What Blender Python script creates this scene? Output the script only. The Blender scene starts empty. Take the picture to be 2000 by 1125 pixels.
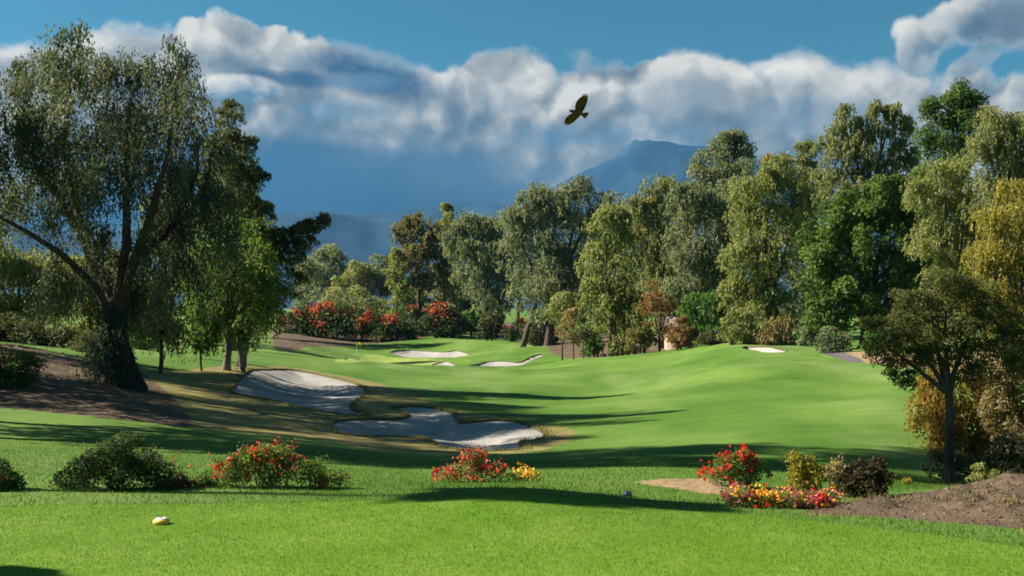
import bpy, math
import numpy as np
from mathutils import Vector, Matrix
from mathutils.geometry import delaunay_2d_cdt

R = math.radians
scene = bpy.context.scene
COL = scene.collection

# ------------------------------------------------------------------ camera, exposure
CAM_H = 2.3
F = 1900.0                       # focal length in photograph pixels (2000 wide)
PITCH = math.atan(37.5 / F)
cam_data = bpy.data.cameras.new('camera')
cam_data.sensor_width = 36.0
cam_data.lens = 36.0 * F / 2000.0
cam_data.clip_start = 0.1
cam_data.clip_end = 30000.0
cam = bpy.data.objects.new('camera', cam_data)
cam.location = (0, 0, CAM_H)
cam.rotation_euler = (R(90) + PITCH, 0, 0)
COL.objects.link(cam)
scene.camera = cam

scene.view_settings.view_transform = 'Standard'
scene.view_settings.look = 'None'
scene.view_settings.exposure = 1.62
scene.view_settings.gamma = 1.0
scene.view_settings.use_curve_mapping = False
scene.cycles.use_denoising = True
scene.cycles.max_bounces = 8
scene.cycles.diffuse_bounces = 5
scene.cycles.transmission_bounces = 5
scene.cycles.volume_bounces = 0
scene.cycles.filter_width = 1.7

# ------------------------------------------------------------------ sun
SUN_EL, SUN_AZ = R(36.0), R(-82.0)          # azimuth measured from +Y towards +X
to_sun = Vector((math.sin(SUN_AZ) * math.cos(SUN_EL), math.cos(SUN_AZ) * math.cos(SUN_EL), math.sin(SUN_EL)))
sd = bpy.data.lights.new('sun', 'SUN')
sd.energy = 4.9
sd.angle = R(0.55)
sd.color = (1.0, 0.90, 0.74)
sun = bpy.data.objects.new('sun', sd)
sun.rotation_euler = to_sun.to_track_quat('Z', 'Y').to_euler()
COL.objects.link(sun)

# ------------------------------------------------------------------ sky (world)
SKY_STRENGTH = 0.05
CLOUD_STRENGTH = 0.29
world = bpy.data.worlds.new('World')
scene.world = world
world.use_nodes = True
nt = world.node_tree
nt.nodes.clear()


class NB:
    """small node builder"""
    def __init__(self, tree):
        self.t = tree

    def n(self, kind, **kw):
        nd = self.t.nodes.new(kind)
        for k, v in kw.items():
            setattr(nd, k, v)
        return nd

    def put(self, sock, v):
        if v is None:
            return
        if isinstance(v, bpy.types.NodeSocket):
            self.t.links.new(v, sock)
        elif isinstance(v, (tuple, list)):
            if len(sock.default_value) == 4 and len(v) == 3:
                v = (*v, 1.0)
            sock.default_value = v
        else:
            sock.default_value = v

    def m(self, op, a, b=None, c=None, clamp=False):
        nd = self.n('ShaderNodeMath', operation=op)
        nd.use_clamp = clamp
        self.put(nd.inputs[0], a); self.put(nd.inputs[1], b)
        if c is not None:
            self.put(nd.inputs[2], c)
        return nd.outputs[0]

    def add(self, a, b): return self.m('ADD', a, b)
    def sub(self, a, b): return self.m('SUBTRACT', a, b)
    def mul(self, a, b): return self.m('MULTIPLY', a, b)
    def div(self, a, b): return self.m('DIVIDE', a, b)
    def mx(self, a, b): return self.m('MAXIMUM', a, b)
    def mn(self, a, b): return self.m('MINIMUM', a, b)

    def smooth(self, x, lo, hi, to0=0.0, to1=1.0):
        nd = self.n('ShaderNodeMapRange', interpolation_type='SMOOTHSTEP')
        self.put(nd.inputs['Value'], x)
        self.put(nd.inputs['From Min'], lo); self.put(nd.inputs['From Max'], hi)
        self.put(nd.inputs['To Min'], to0); self.put(nd.inputs['To Max'], to1)
        return nd.outputs[0]

    def lin(self, x, lo, hi, to0=0.0, to1=1.0):
        nd = self.n('ShaderNodeMapRange')
        nd.clamp = True
        self.put(nd.inputs['Value'], x)
        self.put(nd.inputs['From Min'], lo); self.put(nd.inputs['From Max'], hi)
        self.put(nd.inputs['To Min'], to0); self.put(nd.inputs['To Max'], to1)
        return nd.outputs[0]

    def mix(self, f, a, b, blend='MIX'):
        nd = self.n('ShaderNodeMix', data_type='RGBA', blend_type=blend)
        self.put(nd.inputs['Factor'], f)
        self.put(nd.inputs[6], a); self.put(nd.inputs[7], b)
        return nd.outputs[2]

    def noise(self, vec, scale, detail=4.0, rough=0.5, kind='FBM', lac=2.0, dist=0.0):
        nd = self.n('ShaderNodeTexNoise', noise_dimensions='3D')
        nd.noise_type = kind
        self.put(nd.inputs['Vector'], vec)
        self.put(nd.inputs['Scale'], scale); self.put(nd.inputs['Detail'], detail)
        self.put(nd.inputs['Roughness'], rough); self.put(nd.inputs['Lacunarity'], lac)
        self.put(nd.inputs['Distortion'], dist)
        return nd.outputs[0]

    def voro(self, vec, scale):
        nd = self.n('ShaderNodeTexVoronoi', voronoi_dimensions='3D', feature='F1')
        self.put(nd.inputs['Vector'], vec); self.put(nd.inputs['Scale'], scale)
        d = nd.outputs['Distance']
        return self.sub(1.0, self.mul(d, d))

    def vmap(self, vec, scale=(1, 1, 1), loc=(0, 0, 0)):
        nd = self.n('ShaderNodeMapping')
        self.put(nd.inputs['Vector'], vec)
        nd.inputs['Scale'].default_value = scale
        nd.inputs['Location'].default_value = loc
        return nd.outputs[0]

    def ramp(self, x, stops, interp='LINEAR'):
        nd = self.n('ShaderNodeValToRGB')
        cr = nd.color_ramp
        cr.interpolation = interp
        while len(cr.elements) < len(stops):
            cr.elements.new(0.5)
        for e, (p, c) in zip(cr.elements, stops):
            e.position = p
            e.color = (*c, 1.0) if len(c) == 3 else c
        self.put(nd.inputs[0], x)
        return nd.outputs[0]

    def curve(self, x, pts, handle='AUTO'):
        nd = self.n('ShaderNodeFloatCurve')
        c = nd.mapping.curves[0]
        while len(c.points) < len(pts):
            c.points.new(0.5, 0.5)
        for p, (a, b) in zip(c.points, pts):
            p.location = (a, b)
            p.handle_type = handle
        nd.mapping.use_clip = False
        nd.mapping.update()
        self.put(nd.inputs['Value'], x)
        return nd.outputs[0]


def build_sky():
    W = NB(nt)
    tc = W.n('ShaderNodeTexCoord').outputs['Generated']
    sep = W.n('ShaderNodeSeparateXYZ'); nt.links.new(tc, sep.inputs[0])
    x, y, z = sep.outputs
    az = W.m('ARCTAN2', x, y)
    hyp = W.m('SQRT', W.add(W.mul(x, x), W.mul(y, y)))
    V = W.div(z, W.mx(hyp, 0.02))                       # tangent of elevation

    def U(px): return math.atan((px - 1000.0) / F)
    def VV(row, px=1000): return (600.0 - row) / F * math.cos(U(px))

    # noises, in direction space
    p = tc
    n_edge = W.noise(p, 11.0, 8.0, 0.58)
    n_fine = W.noise(p, 34.0, 6.0, 0.6)
    n_big = W.noise(p, 4.5, 4.0, 0.5)
    sund = (-0.035, 0.0, 0.05)
    def warped(scale, amt, detail):
        nd = W.n('ShaderNodeTexNoise', noise_dimensions='3D')
        W.put(nd.inputs['Vector'], p); nd.inputs['Scale'].default_value = scale; nd.inputs['Detail'].default_value = detail
        v1 = W.n('ShaderNodeVectorMath', operation='SUBTRACT'); nt.links.new(nd.outputs['Color'], v1.inputs[0]); v1.inputs[1].default_value = (.5, .5, .5)
        v2 = W.n('ShaderNodeVectorMath', operation='MULTIPLY_ADD'); nt.links.new(v1.outputs[0], v2.inputs[0]); v2.inputs[1].default_value = (amt,) * 3; nt.links.new(p, v2.inputs[2])
        return v2.outputs[0]
    pw = warped(14.0, 0.075, 5.0)

    def heap(off):                                       # cauliflower heaps of the cumulus
        q = W.vmap(pw, (1, 1, 1), off)
        h = W.add(W.mul(W.voro(q, 15.0), 0.55), W.mul(W.voro(q, 34.0), 0.26))
        return W.add(h, W.mul(W.noise(q, 40.0, 5.0, 0.6), 0.22))
    h0 = heap((0, 0, 0))
    relief = W.mul(W.sub(h0, heap((-0.013, 0.0, 0.018))), 2.2)   # lit from upper left
    streak = W.noise(W.vmap(p, (1, 1, 0.12)), 16.0, 4.0, 0.5)

    # top edge of the cloud deck over azimuth
    prof = [(0, 80), (60, 66), (130, 52), (200, 48), (260, 34), (330, 26), (420, 28), (500, 42), (600, 52), (650, 82),
            (700, 98), (790, 102), (850, 118), (895, 124), (915, 92), (980, 92), (1050, 86), (1090, 104), (1150, 86), (1220, 92), (1350, 90),
            (1420, 116), (1470, 124), (1500, 104), (1550, 92), (1640, 92), (1740, 98), (1800, 130), (1860, 138), (1900, 126), (2000, 130)]
    pts = [(0.0, 0.20), (0.15, 0.24), (0.3, 0.20), (0.38, 0.25)]
    for px, row in prof:
        pts.append((U(px) / (2 * math.pi) + 0.5, VV(row, px)))
    pts += [(0.62, 0.22), (0.7, 0.26), (0.85, 0.21), (1.0, 0.20)]
    T = W.curve(W.add(W.div(az, 2 * math.pi), 0.5), pts)
    jag = W.add(W.mul(W.sub(n_edge, 0.5), 0.05), W.add(W.mul(W.sub(n_fine, 0.5), 0.022), W.mul(W.sub(h0, 0.68), 0.045)))
    s = W.sub(W.add(T, jag), V)                          # >0 below the top edge
    soft = W.smooth(n_big, 0.35, 0.65, 0.006, 0.028)
    a_deck = W.smooth(s, 0.0, soft)

    # lit tops -> grey bellies -> blue rain
    topl = W.lin(s, 0.13, 0.0)
    lit = W.add(W.mul(topl, 0.62), W.add(relief, W.mul(W.sub(n_big, 0.5), 0.9)))
    lit = W.add(lit, W.mul(W.sub(n_fine, 0.5), 0.55))
    lit = W.m('ADD', lit, 0.15, clamp=True)
    cloud = W.ramp(lit, [(0.0, (0.15, 0.20, 0.25)), (0.3, (0.27, 0.31, 0.33)), (0.58, (0.46, 0.47, 0.45)), (1.0, (0.88, 0.84, 0.75))])
    belly = W.mix(W.smooth(n_big, 0.35, 0.62), (0.026, 0.095, 0.19), (0.095, 0.155, 0.22))
    belly = W.mix(W.mul(W.smooth(streak, 0.40, 0.68), 0.30), belly, (0.07, 0.16, 0.26))
    azr = W.smooth(az, U(900), U(1650))
    belly = W.mix(W.mul(azr, W.smooth(V, 0.06, 0.22)), belly, (0.25, 0.31, 0.345))
    rain = W.mix(W.smooth(V, 0.05, 0.15), (0.012, 0.062, 0.135), belly)
    rain = W.mix(W.mul(W.smooth(W.m('ABSOLUTE', W.sub(az, U(530))), 0.14, 0.0), 0.55), rain, (0.05, 0.14, 0.25))
    jag2 = W.mul(W.sub(n_edge, 0.5), 0.12)
    deep = W.smooth(az, U(820), U(1120), 0.0, 0.06)
    deep = W.add(deep, W.mul(W.smooth(az, U(560), U(330)), 0.02))
    drop = W.smooth(W.sub(W.add(s, jag2), deep), 0.05, 0.135)
    cloudc = W.mix(drop, cloud, rain)

    def puff(col, alpha, px, row, a, b, strength, tilt=0.0, nz=0.9, lo=0.0, hi=0.6, fz=1.3):
        u0, v0 = U(px), VV(row, px)
        du, dv = W.sub(az, u0), W.sub(V, v0)
        if tilt:
            c, sn = math.cos(tilt), math.sin(tilt)
            du, dv = W.add(W.mul(du, c), W.mul(dv, sn)), W.sub(W.mul(dv, c), W.mul(du, sn))
        e = W.add(W.m('POWER', W.m('ABSOLUTE', W.div(du, a / F)), 2.0), W.m('POWER', W.m('ABSOLUTE', W.div(dv, b / F)), 2.0))
        e = W.add(W.sub(1.0, e), W.mul(W.sub(n_edge, 0.5), nz * 2.2))
        e = W.add(e, W.mul(W.sub(n_fine, 0.5), nz * fz))
        f = W.mul(W.smooth(e, lo, hi), strength)
        return f, dv

    # unseen broken clouds added higher up, all round, to raise the fill light
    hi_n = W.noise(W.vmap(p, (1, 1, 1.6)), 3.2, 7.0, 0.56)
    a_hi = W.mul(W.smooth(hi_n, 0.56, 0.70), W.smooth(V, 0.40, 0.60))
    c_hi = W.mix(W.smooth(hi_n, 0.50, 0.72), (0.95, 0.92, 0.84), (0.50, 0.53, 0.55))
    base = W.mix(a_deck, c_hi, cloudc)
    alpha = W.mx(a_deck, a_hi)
    def over(px, row, a, b, st, light, dark, tilt=0.0, nz=0.9, lo=0.0, hi=0.6, up=0.5, fz=1.3):
        nonlocal base, alpha
        f, dv = puff(base, alpha, px, row, a, b, st, tilt, nz, lo, hi, fz)
        l = W.m('ADD', W.add(W.lin(dv, -b / F * 0.9, b / F * 0.9), W.mul(relief, 0.9)), up - 0.5, clamp=True)
        c = W.mix(l, dark, light)
        base = W.mix(f, base, c)
        alpha = W.mx(alpha, f)
    white, grey = (1.05, 1.0, 0.88), (0.25, 0.36, 0.46)
    over(610, 120, 150, 26, .75, (0.55, 0.60, 0.62), (0.28, 0.37, 0.45), hi=1.2)
    over(740, 150, 190, 56, 1.0, (0.018, 0.085, 0.19), (0.014, 0.075, 0.17), tilt=-0.28, nz=.55, hi=1.0)
    over(560, 152, 120, 22, .9, (0.03, 0.10, 0.20), (0.025, 0.09, 0.18), nz=.5, hi=1.0)
    over(470, 172, 95, 34, .95, (1.08, 1.03, 0.90), (0.14, 0.25, 0.36), up=.66, nz=.6)
    over(715, 158, 95, 26, .55, (0.34, 0.46, 0.56), (0.10, 0.25, 0.42), hi=1.0)
    over(690, 215, 120, 24, .5, (0.32, 0.44, 0.55), (0.10, 0.26, 0.43), hi=1.0)
    over(990, 190, 80, 36, .65, (0.78, 0.77, 0.70), (0.20, 0.28, 0.36), hi=.9)
    over(1300, 190, 120, 60, .55, (0.45, 0.50, 0.53), (0.22, 0.31, 0.40), hi=1.1)
    over(1060, 268, 120, 36, .55, (0.20, 0.32, 0.44), (0.10, 0.25, 0.42), hi=1.2)
    over(1230, 262, 190, 34, .55, (0.20, 0.31, 0.42), (0.12, 0.26, 0.41), hi=1.2)
    over(1520, 140, 70, 34, .8, white, (0.40, 0.46, 0.50), hi=.8, up=.6)
    over(1580, 225, 170, 46, .5, (0.17, 0.28, 0.40), (0.14, 0.26, 0.39), hi=1.2)
    # the torn cloud at the top right
    over(1795, 86, 44, 62, .95, (1.05, 1.0, 0.88), (0.15, 0.24, 0.30), tilt=0.3, nz=.8, hi=.7, fz=3.2)
    over(1860, 44, 110, 46, .95, (0.92, 0.88, 0.78), (0.15, 0.24, 0.30), tilt=0.35, nz=.8, hi=.8, fz=3.2)
    over(1905, 120, 60, 22, .6, (0.10, 0.19, 0.28), (0.06, 0.16, 0.28), tilt=0.5, nz=.8, hi=.9, fz=2.5)
    over(2000, 34, 110, 60, .9, (0.13, 0.19, 0.26), (0.06, 0.11, 0.18), nz=.7, hi=1.0, fz=2.0)

    sky = W.n('ShaderNodeTexSky', sky_type='NISHITA')
    sky.sun_disc = False
    sky.sun_elevation = SUN_EL
    sky.sun_rotation = SUN_AZ
    sky.air_density = 1.0
    sky.dust_density = 0.4
    sky.ozone_density = 2.2
    bg1 = W.n('ShaderNodeBackground'); nt.links.new(W.mix(1.0, sky.outputs[0], (0.22, 0.52, 0.52), 'MULTIPLY'), bg1.inputs[0]); bg1.inputs[1].default_value = SKY_STRENGTH
    bg2 = W.n('ShaderNodeBackground'); nt.links.new(base, bg2.inputs[0]); bg2.inputs[1].default_value = CLOUD_STRENGTH
    # base is premultiplied only through the mix with black at its thin edge, so blend by alpha
    ms = W.n('ShaderNodeMixShader'); nt.links.new(alpha, ms.inputs[0])
    nt.links.new(bg1.outputs[0], ms.inputs[1]); nt.links.new(bg2.outputs[0], ms.inputs[2])
    out = W.n('ShaderNodeOutputWorld'); nt.links.new(ms.outputs[0], out.inputs['Surface'])
    world.cycles.sampling_method = 'MANUAL'
    world.cycles.sample_map_resolution = 512


build_sky()

# ------------------------------------------------------------------ helpers
CA, SA = math.cos(PITCH), math.sin(PITCH)


def ray(px, row):
    xc, yc = (px - 1000.0) / F, (562.5 - row) / F
    return Vector((xc, CA - SA * yc, SA + CA * yc))


def at(px, row, Y):
    """the point seen at a pixel of the photograph at forward distance Y"""
    d = ray(px, row)
    return Vector((0, 0, CAM_H)) + d * (Y / d.y)


def tag(o, label=None, cat=None, group=None, kind=None):
    if label: o['label'] = label
    if cat: o['category'] = cat
    if group: o['group'] = group
    if kind: o['kind'] = kind
    return o


def empty(name, loc, label, cat, group=None):
    o = bpy.data.objects.new(name, None)
    o.location = loc
    o.empty_display_size = 0.3
    COL.objects.link(o)
    return tag(o, label, cat, group)


def new_mesh(name, verts, faces_flat, sizes, mat, parent=None, smooth=False, attrs=None, world_space=True):
    """verts (n,3); faces_flat = flat loop indices; sizes = loops per face (int or array)"""
    verts = np.asarray(verts, np.float32)
    fl = np.asarray(faces_flat, np.int32).ravel()
    nf = len(fl) // sizes if isinstance(sizes, int) else len(sizes)
    me = bpy.data.meshes.new(name)
    me.vertices.add(len(verts)); me.loops.add(len(fl)); me.polygons.add(nf)
    if parent is not None and world_space:
        verts = verts - np.array(parent_world(parent), np.float32)
    me.vertices.foreach_set('co', verts.ravel())
    me.loops.foreach_set('vertex_index', fl)
    tot = np.full(nf, sizes, np.int32) if isinstance(sizes, int) else np.asarray(sizes, np.int32)
    st = np.concatenate(([0], np.cumsum(tot)[:-1])).astype(np.int32)
    me.polygons.foreach_set('loop_start', st)
    if smooth:
        me.polygons.foreach_set('use_smooth', np.ones(nf, bool))
    for k, (dom, arr) in (attrs or {}).items():
        a = me.attributes.new(k, 'FLOAT', dom)
        a.data.foreach_set('value', np.asarray(arr, np.float32))
    me.update(calc_edges=True)
    me.validate()
    me.materials.append(mat)
    o = bpy.data.objects.new(name, me)
    COL.objects.link(o)
    if parent is not None:
        o.parent = parent
    return o


def parent_world(o):
    v = Vector((0, 0, 0))
    while o is not None:
        v = v + o.location
        o = o.parent
    return v


def mat_new(name):
    m = bpy.data.materials.new(name)
    m.use_nodes = True
    m.node_tree.nodes.clear()
    return m, NB(m.node_tree)


def finish(m, B, shader):
    out = B.n('ShaderNodeOutputMaterial')
    m.node_tree.links.new(shader, out.inputs['Surface'])
    return m


def principled(B, color, rough=0.8, spec=0.3, normal=None, metal=0.0):
    p = B.n('ShaderNodeBsdfPrincipled')
    B.put(p.inputs['Base Color'], color)
    B.put(p.inputs['Roughness'], rough)
    B.put(p.inputs['Metallic'], metal)
    B.put(p.inputs['Specular IOR Level'], spec)
    if normal is not None:
        B.put(p.inputs['Normal'], normal)
    return p.outputs[0]


def bump(B, h, strength=0.5, dist=0.05):
    b = B.n('ShaderNodeBump')
    B.put(b.inputs['Height'], h)
    b.inputs['Strength'].default_value = strength
    b.inputs['Distance'].default_value = dist
    return b.outputs[0]


def attr(B, name):
    a = B.n('ShaderNodeAttribute', attribute_name=name)
    return a.outputs['Fac']


def leaf_mat(name, cols, trans=0.35, spec=0.25):
    """cols: dark, mid and light leaf colours"""
    m, B = mat_new(name)
    t = attr(B, 'leaf')
    c = B.ramp(t, [(0.0, cols[0]), (0.5, cols[1]), (1.0, cols[2])])
    d = principled(B, c, 0.55, spec)
    tr = B.n('ShaderNodeBsdfTranslucent')
    tc = B.mix(1.0, c, (1.25, 1.3, 0.7), 'MULTIPLY')
    B.put(tr.inputs[0], tc)
    ms = B.n('ShaderNodeMixShader'); ms.inputs[0].default_value = trans
    m.node_tree.links.new(d, ms.inputs[1]); m.node_tree.links.new(tr.outputs[0], ms.inputs[2])
    return finish(m, B, ms.outputs[0])


def simple_mat(name, color, rough=0.8, var=0.25, scale=6.0, spec=0.3, stretch=(1, 1, 1), bs=0.4, bd=0.03):
    m, B = mat_new(name)
    co = B.n('ShaderNodeTexCoord').outputs['Object']
    n = B.noise(B.vmap(co, stretch), scale, 6, 0.6)
    dark = tuple(c * (1 - var) for c in color); light = tuple(min(1, c * (1 + var)) for c in color)
    c = B.ramp(n, [(0.3, dark), (0.7, light)])
    return finish(m, B, principled(B, c, rough, spec, bump(B, n, bs, bd)))


# value noise in numpy
def _hash(ix, iy, seed):
    h = (ix.astype(np.int64) * 374761393 + iy.astype(np.int64) * 668265263 + seed * 1442695041) & 0x7fffffff
    h = ((h ^ (h >> 13)) * 1274126177) & 0x7fffffff
    return ((h ^ (h >> 16)) & 0xffff) / 65535.0


def vnoise(x, y, seed=0):
    ix, iy = np.floor(x), np.floor(y)
    fx, fy = x - ix, y - iy
    fx = fx * fx * (3 - 2 * fx); fy = fy * fy * (3 - 2 * fy)
    a, b = _hash(ix, iy, seed), _hash(ix + 1, iy, seed)
    c, d = _hash(ix, iy + 1, seed), _hash(ix + 1, iy + 1, seed)
    return (a * (1 - fx) + b * fx) * (1 - fy) + (c * (1 - fx) + d * fx) * fy - 0.5


def fbm(x, y, seed=0, octs=4, rough=0.5):
    s, amp = 0, 1.0
    for k in range(octs):
        s = s + amp * vnoise(x * 2 ** k, y * 2 ** k, seed + k * 17)
        amp *= rough
    return s


def sdf_poly(P, poly):
    """signed distance (negative inside) of points P (n,2) to polygon (m,2)"""
    poly = np.asarray(poly, float)
    d2 = np.full(len(P), 1e30); inside = np.zeros(len(P), bool)
    m = len(poly)
    for i in range(m):
        a, b = poly[i], poly[(i + 1) % m]
        e = b - a; w = P - a
        t = np.clip((w @ e) / max(e @ e, 1e-12), 0, 1)
        q = w - t[:, None] * e
        d2 = np.minimum(d2, (q * q).sum(1))
        c = ((a[1] > P[:, 1]) != (b[1] > P[:, 1]))
        with np.errstate(divide='ignore', invalid='ignore'):
            xi = a[0] + (P[:, 1] - a[1]) * (b[0] - a[0]) / (b[1] - a[1])
        inside ^= c & (P[:, 0] < xi)
    d = np.sqrt(d2)
    return np.where(inside, -d, d)


def catmull(pts, sub=4):
    pts = np.asarray(pts, float); n = len(pts); out = []
    for i in range(n):
        p0, p1, p2, p3 = pts[i - 1], pts[i], pts[(i + 1) % n], pts[(i + 2) % n]
        for k in range(sub):
            t = k / sub
            out.append(0.5 * (2 * p1 + (p2 - p0) * t + (2 * p0 - 5 * p1 + 4 * p2 - p3) * t * t + (3 * p1 - p0 - 3 * p2 + p3) * t ** 3))
    return np.array(out)


# ------------------------------------------------------------------ terrain heights
CTRL = [  # pixel x, pixel row of the ground, forward distance
    (1000, 965, 11.97), (930, 942, 16), (930, 900, 24), (960, 880, 31), (900, 850, 38), (900, 820, 44), (900, 790, 52), (900, 760, 66),
    (900, 740, 85), (900, 720, 115), (850, 712, 140), (850, 700, 160), (850, 684, 167), (880, 668, 186), (880, 655, 206),
    (500, 960, 13), (500, 860, 27), (400, 830, 33), (300, 800, 36), (245, 757, 45), (100, 690, 57), (0, 675, 58), (-150, 670, 58),
    (0, 800, 32), (0, 900, 18), (0, 960, 13), (-150, 800, 30), (-150, 900, 18), (-150, 960, 13),
    (600, 730, 75), (500, 719, 68), (700, 810, 46), (470, 766, 52), (600, 790, 48), (443, 714, 62), (320, 726, 58), (600, 690, 130),
    (600, 672, 170), (560, 655, 195), (700, 668, 195), (720, 705, 160), (450, 690, 95), (300, 690, 85), (300, 670, 140), (100, 665, 90), (-150, 655, 90),
    (1300, 960, 14), (1300, 900, 22), (1300, 850, 33), (1300, 800, 43), (1300, 750, 62), (1300, 720, 85), (1300, 698, 104), (1200, 697, 112),
    (1050, 691, 138), (1050, 715, 126), (960, 706, 133), (1100, 665, 190), (1000, 650, 220), (1300, 684, 112), (1130, 700, 112), (1000, 716, 128),
    (1500, 945, 16), (1500, 870, 28), (1500, 800, 39), (1500, 750, 52), (1500, 720, 64), (1500, 692, 77), (1490, 669, 81.5), (1400, 676, 88), (1400, 700, 82),
    (1490, 673, 92), (1600, 684, 80), (1750, 940, 19), (1750, 880, 27), (1750, 800, 37), (1750, 745, 47), (1760, 722, 55), (1640, 700, 66),
    (1700, 690, 67), (1850, 948, 21.5), (1850, 900, 26), (1850, 800, 38), (1850, 740, 47), (1700, 770, 44), (1650, 730, 56), (1650, 800, 38), (1620, 850, 31),
    (1700, 675, 80), (1850, 690, 62), (2100, 690, 62), (2100, 800, 38), (2100, 900, 25), (2000, 950, 17), (2150, 955, 17),
    (700, 630, 300), (1000, 625, 300), (1300, 640, 300), (200, 630, 300), (1700, 640, 300), (-150, 630, 300), (2150, 630, 300),
    (1300, 655, 160), (1600, 655, 140), (2100, 660, 120),
]
_cp = []
for px, row, Y in CTRL:
    q = at(px, row, Y); _cp.append((q.x / max(q.y, 8), math.log(max(q.y, 6)), q.z))
for u in (-.6, -.3, 0, .3, .6):
    _cp.append((u, math.log(8.5), 0.0)); _cp.append((u, math.log(6), 0.0))
_cp = np.array(_cp)
_C = np.stack([_cp[:, 0] * 2.2, _cp[:, 1]], 1)


def _tps(r2):
    return 0.5 * r2 * np.log(r2 + 1e-12)


def _fit():
    n = len(_C)
    r2 = ((_C[:, None] - _C[None]) ** 2).sum(2)
    K = _tps(r2) + np.eye(n) * 0.004
    P = np.concatenate([np.ones((n, 1)), _C], 1)
    A = np.block([[K, P], [P.T, np.zeros((3, 3))]])
    return np.linalg.solve(A, np.concatenate([_cp[:, 2], np.zeros(3)]))


_wt = _fit()


def base_z(x, y):
    x = np.atleast_1d(np.asarray(x, float)); y = np.atleast_1d(np.asarray(y, float))
    ye = np.clip(y, 6, 300)
    u = np.clip(x / np.maximum(y, 8), -0.62, 0.62)
    q = np.stack([u * 2.2, np.log(ye)], 1)
    out = np.empty(len(q))
    for i in range(0, len(q), 4000):
        s = q[i:i + 4000]
        r2 = ((s[:, None] - _C[None]) ** 2).sum(2)
        out[i:i + 4000] = _tps(r2) @ _wt[:-3] + _wt[-3] + s @ _wt[-2:]
    far = np.clip((np.hypot(x, y) - 300) / 400, 0, 1)
    near = np.clip((11 - y) / 4, 0, 1)
    out = out * (1 - far) + -3.0 * far
    return out * (1 - near)


def ground_hit(px, row, zf=base_z):
    """where the sight line of a pixel meets the ground"""
    d = ray(px, row)
    t = np.exp(np.linspace(math.log(4), math.log(400), 1500))
    X, Y, Z = d.x * t, d.y * t, CAM_H + d.z * t
    below = Z < zf(X, Y)
    i = int(np.argmax(below)) if below.any() else len(t) - 1
    return float(X[i]), float(Y[i])


def gpoly(pix, sub=3):
    return catmull([ground_hit(*p) for p in pix], sub)


BUNKERS = [
    ('upper', [(455, 765), (474, 735), (505, 721), (560, 721), (620, 731), (680, 745), (708, 758), (711, 770), (690, 784), (684, 797), (716, 811), (650, 806), (590, 796), (540, 783), (500, 776)], .08, .34),
    ('clover', [(648, 832), (662, 821), (720, 818), (780, 818), (800, 811), (788, 803), (768, 797), (805, 793), (850, 797), (883, 808), (894, 824), (930, 823), (985, 820), (1030, 830), (1063, 848), (1046, 858), (1012, 864), (1024, 876), (975, 881), (915, 881), (868, 872), (835, 856), (790, 853), (730, 852), (680, 850)], .07, .28),
    ('far', [(762, 690), (790, 685), (830, 684), (870, 686), (890, 684), (908, 688), (917, 693), (895, 698), (858, 700), (815, 698), (782, 696)], .12, .5),
    ('thin', [(842, 713), (868, 709), (898, 711), (904, 715), (862, 717)], .12, .3),
    ('finger', [(915, 716), (945, 706), (985, 705), (1015, 706), (1036, 697), (1057, 690), (1060, 694), (1040, 702), (1028, 708), (1005, 714), (955, 717)], .12, .4),
    ('hill', [(1449, 679), (1458, 672), (1485, 671), (1512, 677), (1539, 687), (1528, 692), (1492, 692), (1478, 687), (1460, 685)], .15, 1.0),
]
BUNKERS = [(n, gpoly(p, 4), lip, dep) for n, p, lip, dep in BUNKERS]
TEE = catmull([(-14, -6), (-10, 6), (-6.8, 11.3), (-3, 11.9), (0, 11.95), (2, 11.75), (3.1, 11.35), (3.9, 10.6), (5.2, 9.2), (7.0, 7.2), (9, 3), (10, -6)], 3)
GREEN = gpoly([(655, 706), (700, 700), (760, 699), (830, 701), (880, 706), (840, 713), (740, 714), (680, 712)], 3)
DRY = gpoly([(-120, 673), (30, 673), (110, 690), (190, 708), (290, 724), (400, 719), (470, 716), (540, 714), (640, 729), (720, 744), (800, 769), (870, 795), (960, 813), (1060, 829), (1115, 838), (1128, 850), (1100, 868), (1060, 879), (1000, 887), (900, 890), (800, 884), (700, 875), (640, 860), (500, 848), (330, 830), (240, 820), (100, 806), (0, 796), (-120, 790)], 2)
BANK = gpoly([(-120, 673), (30, 673), (110, 690), (190, 708), (270, 724), (300, 745), (330, 770), (360, 800), (380, 833), (330, 830), (240, 820), (100, 806), (0, 796), (-120, 790)], 2)
TAN = gpoly([(1235, 943), (1300, 937), (1400, 938), (1440, 948), (1440, 966), (1380, 964), (1300, 952)], 2)
MOUND = gpoly([(1560, 1000), (1620, 985), (1700, 972), (1780, 962), (1830, 957), (1900, 952), (2000, 950), (2120, 950), (2140, 1045), (2000, 1035), (1900, 1027), (1800, 1016), (1690, 1009), (1610, 1005)], 2)
RSTRIP = gpoly([(1650, 686), (1720, 688), (1830, 692), (2100, 692), (2100, 735), (1900, 735), (1800, 726), (1740, 720), (1690, 713)], 2)
PATH = gpoly([(1600, 687), (1640, 686), (1664, 694), (1690, 712), (1655, 712), (1632, 700)], 2)
FARDIRT = gpoly([(535, 676), (600, 679), (700, 677), (790, 671), (835, 661), (900, 656), (960, 662), (1040, 672), (1085, 690), (1140, 694), (1240, 692), (1300, 690), (1380, 678), (1300, 660), (1150, 650), (1000, 630), (800, 630), (560, 630)], 2)

_B2 = [(n, p, lip, dep) for n, p, lip, dep in BUNKERS]


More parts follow.
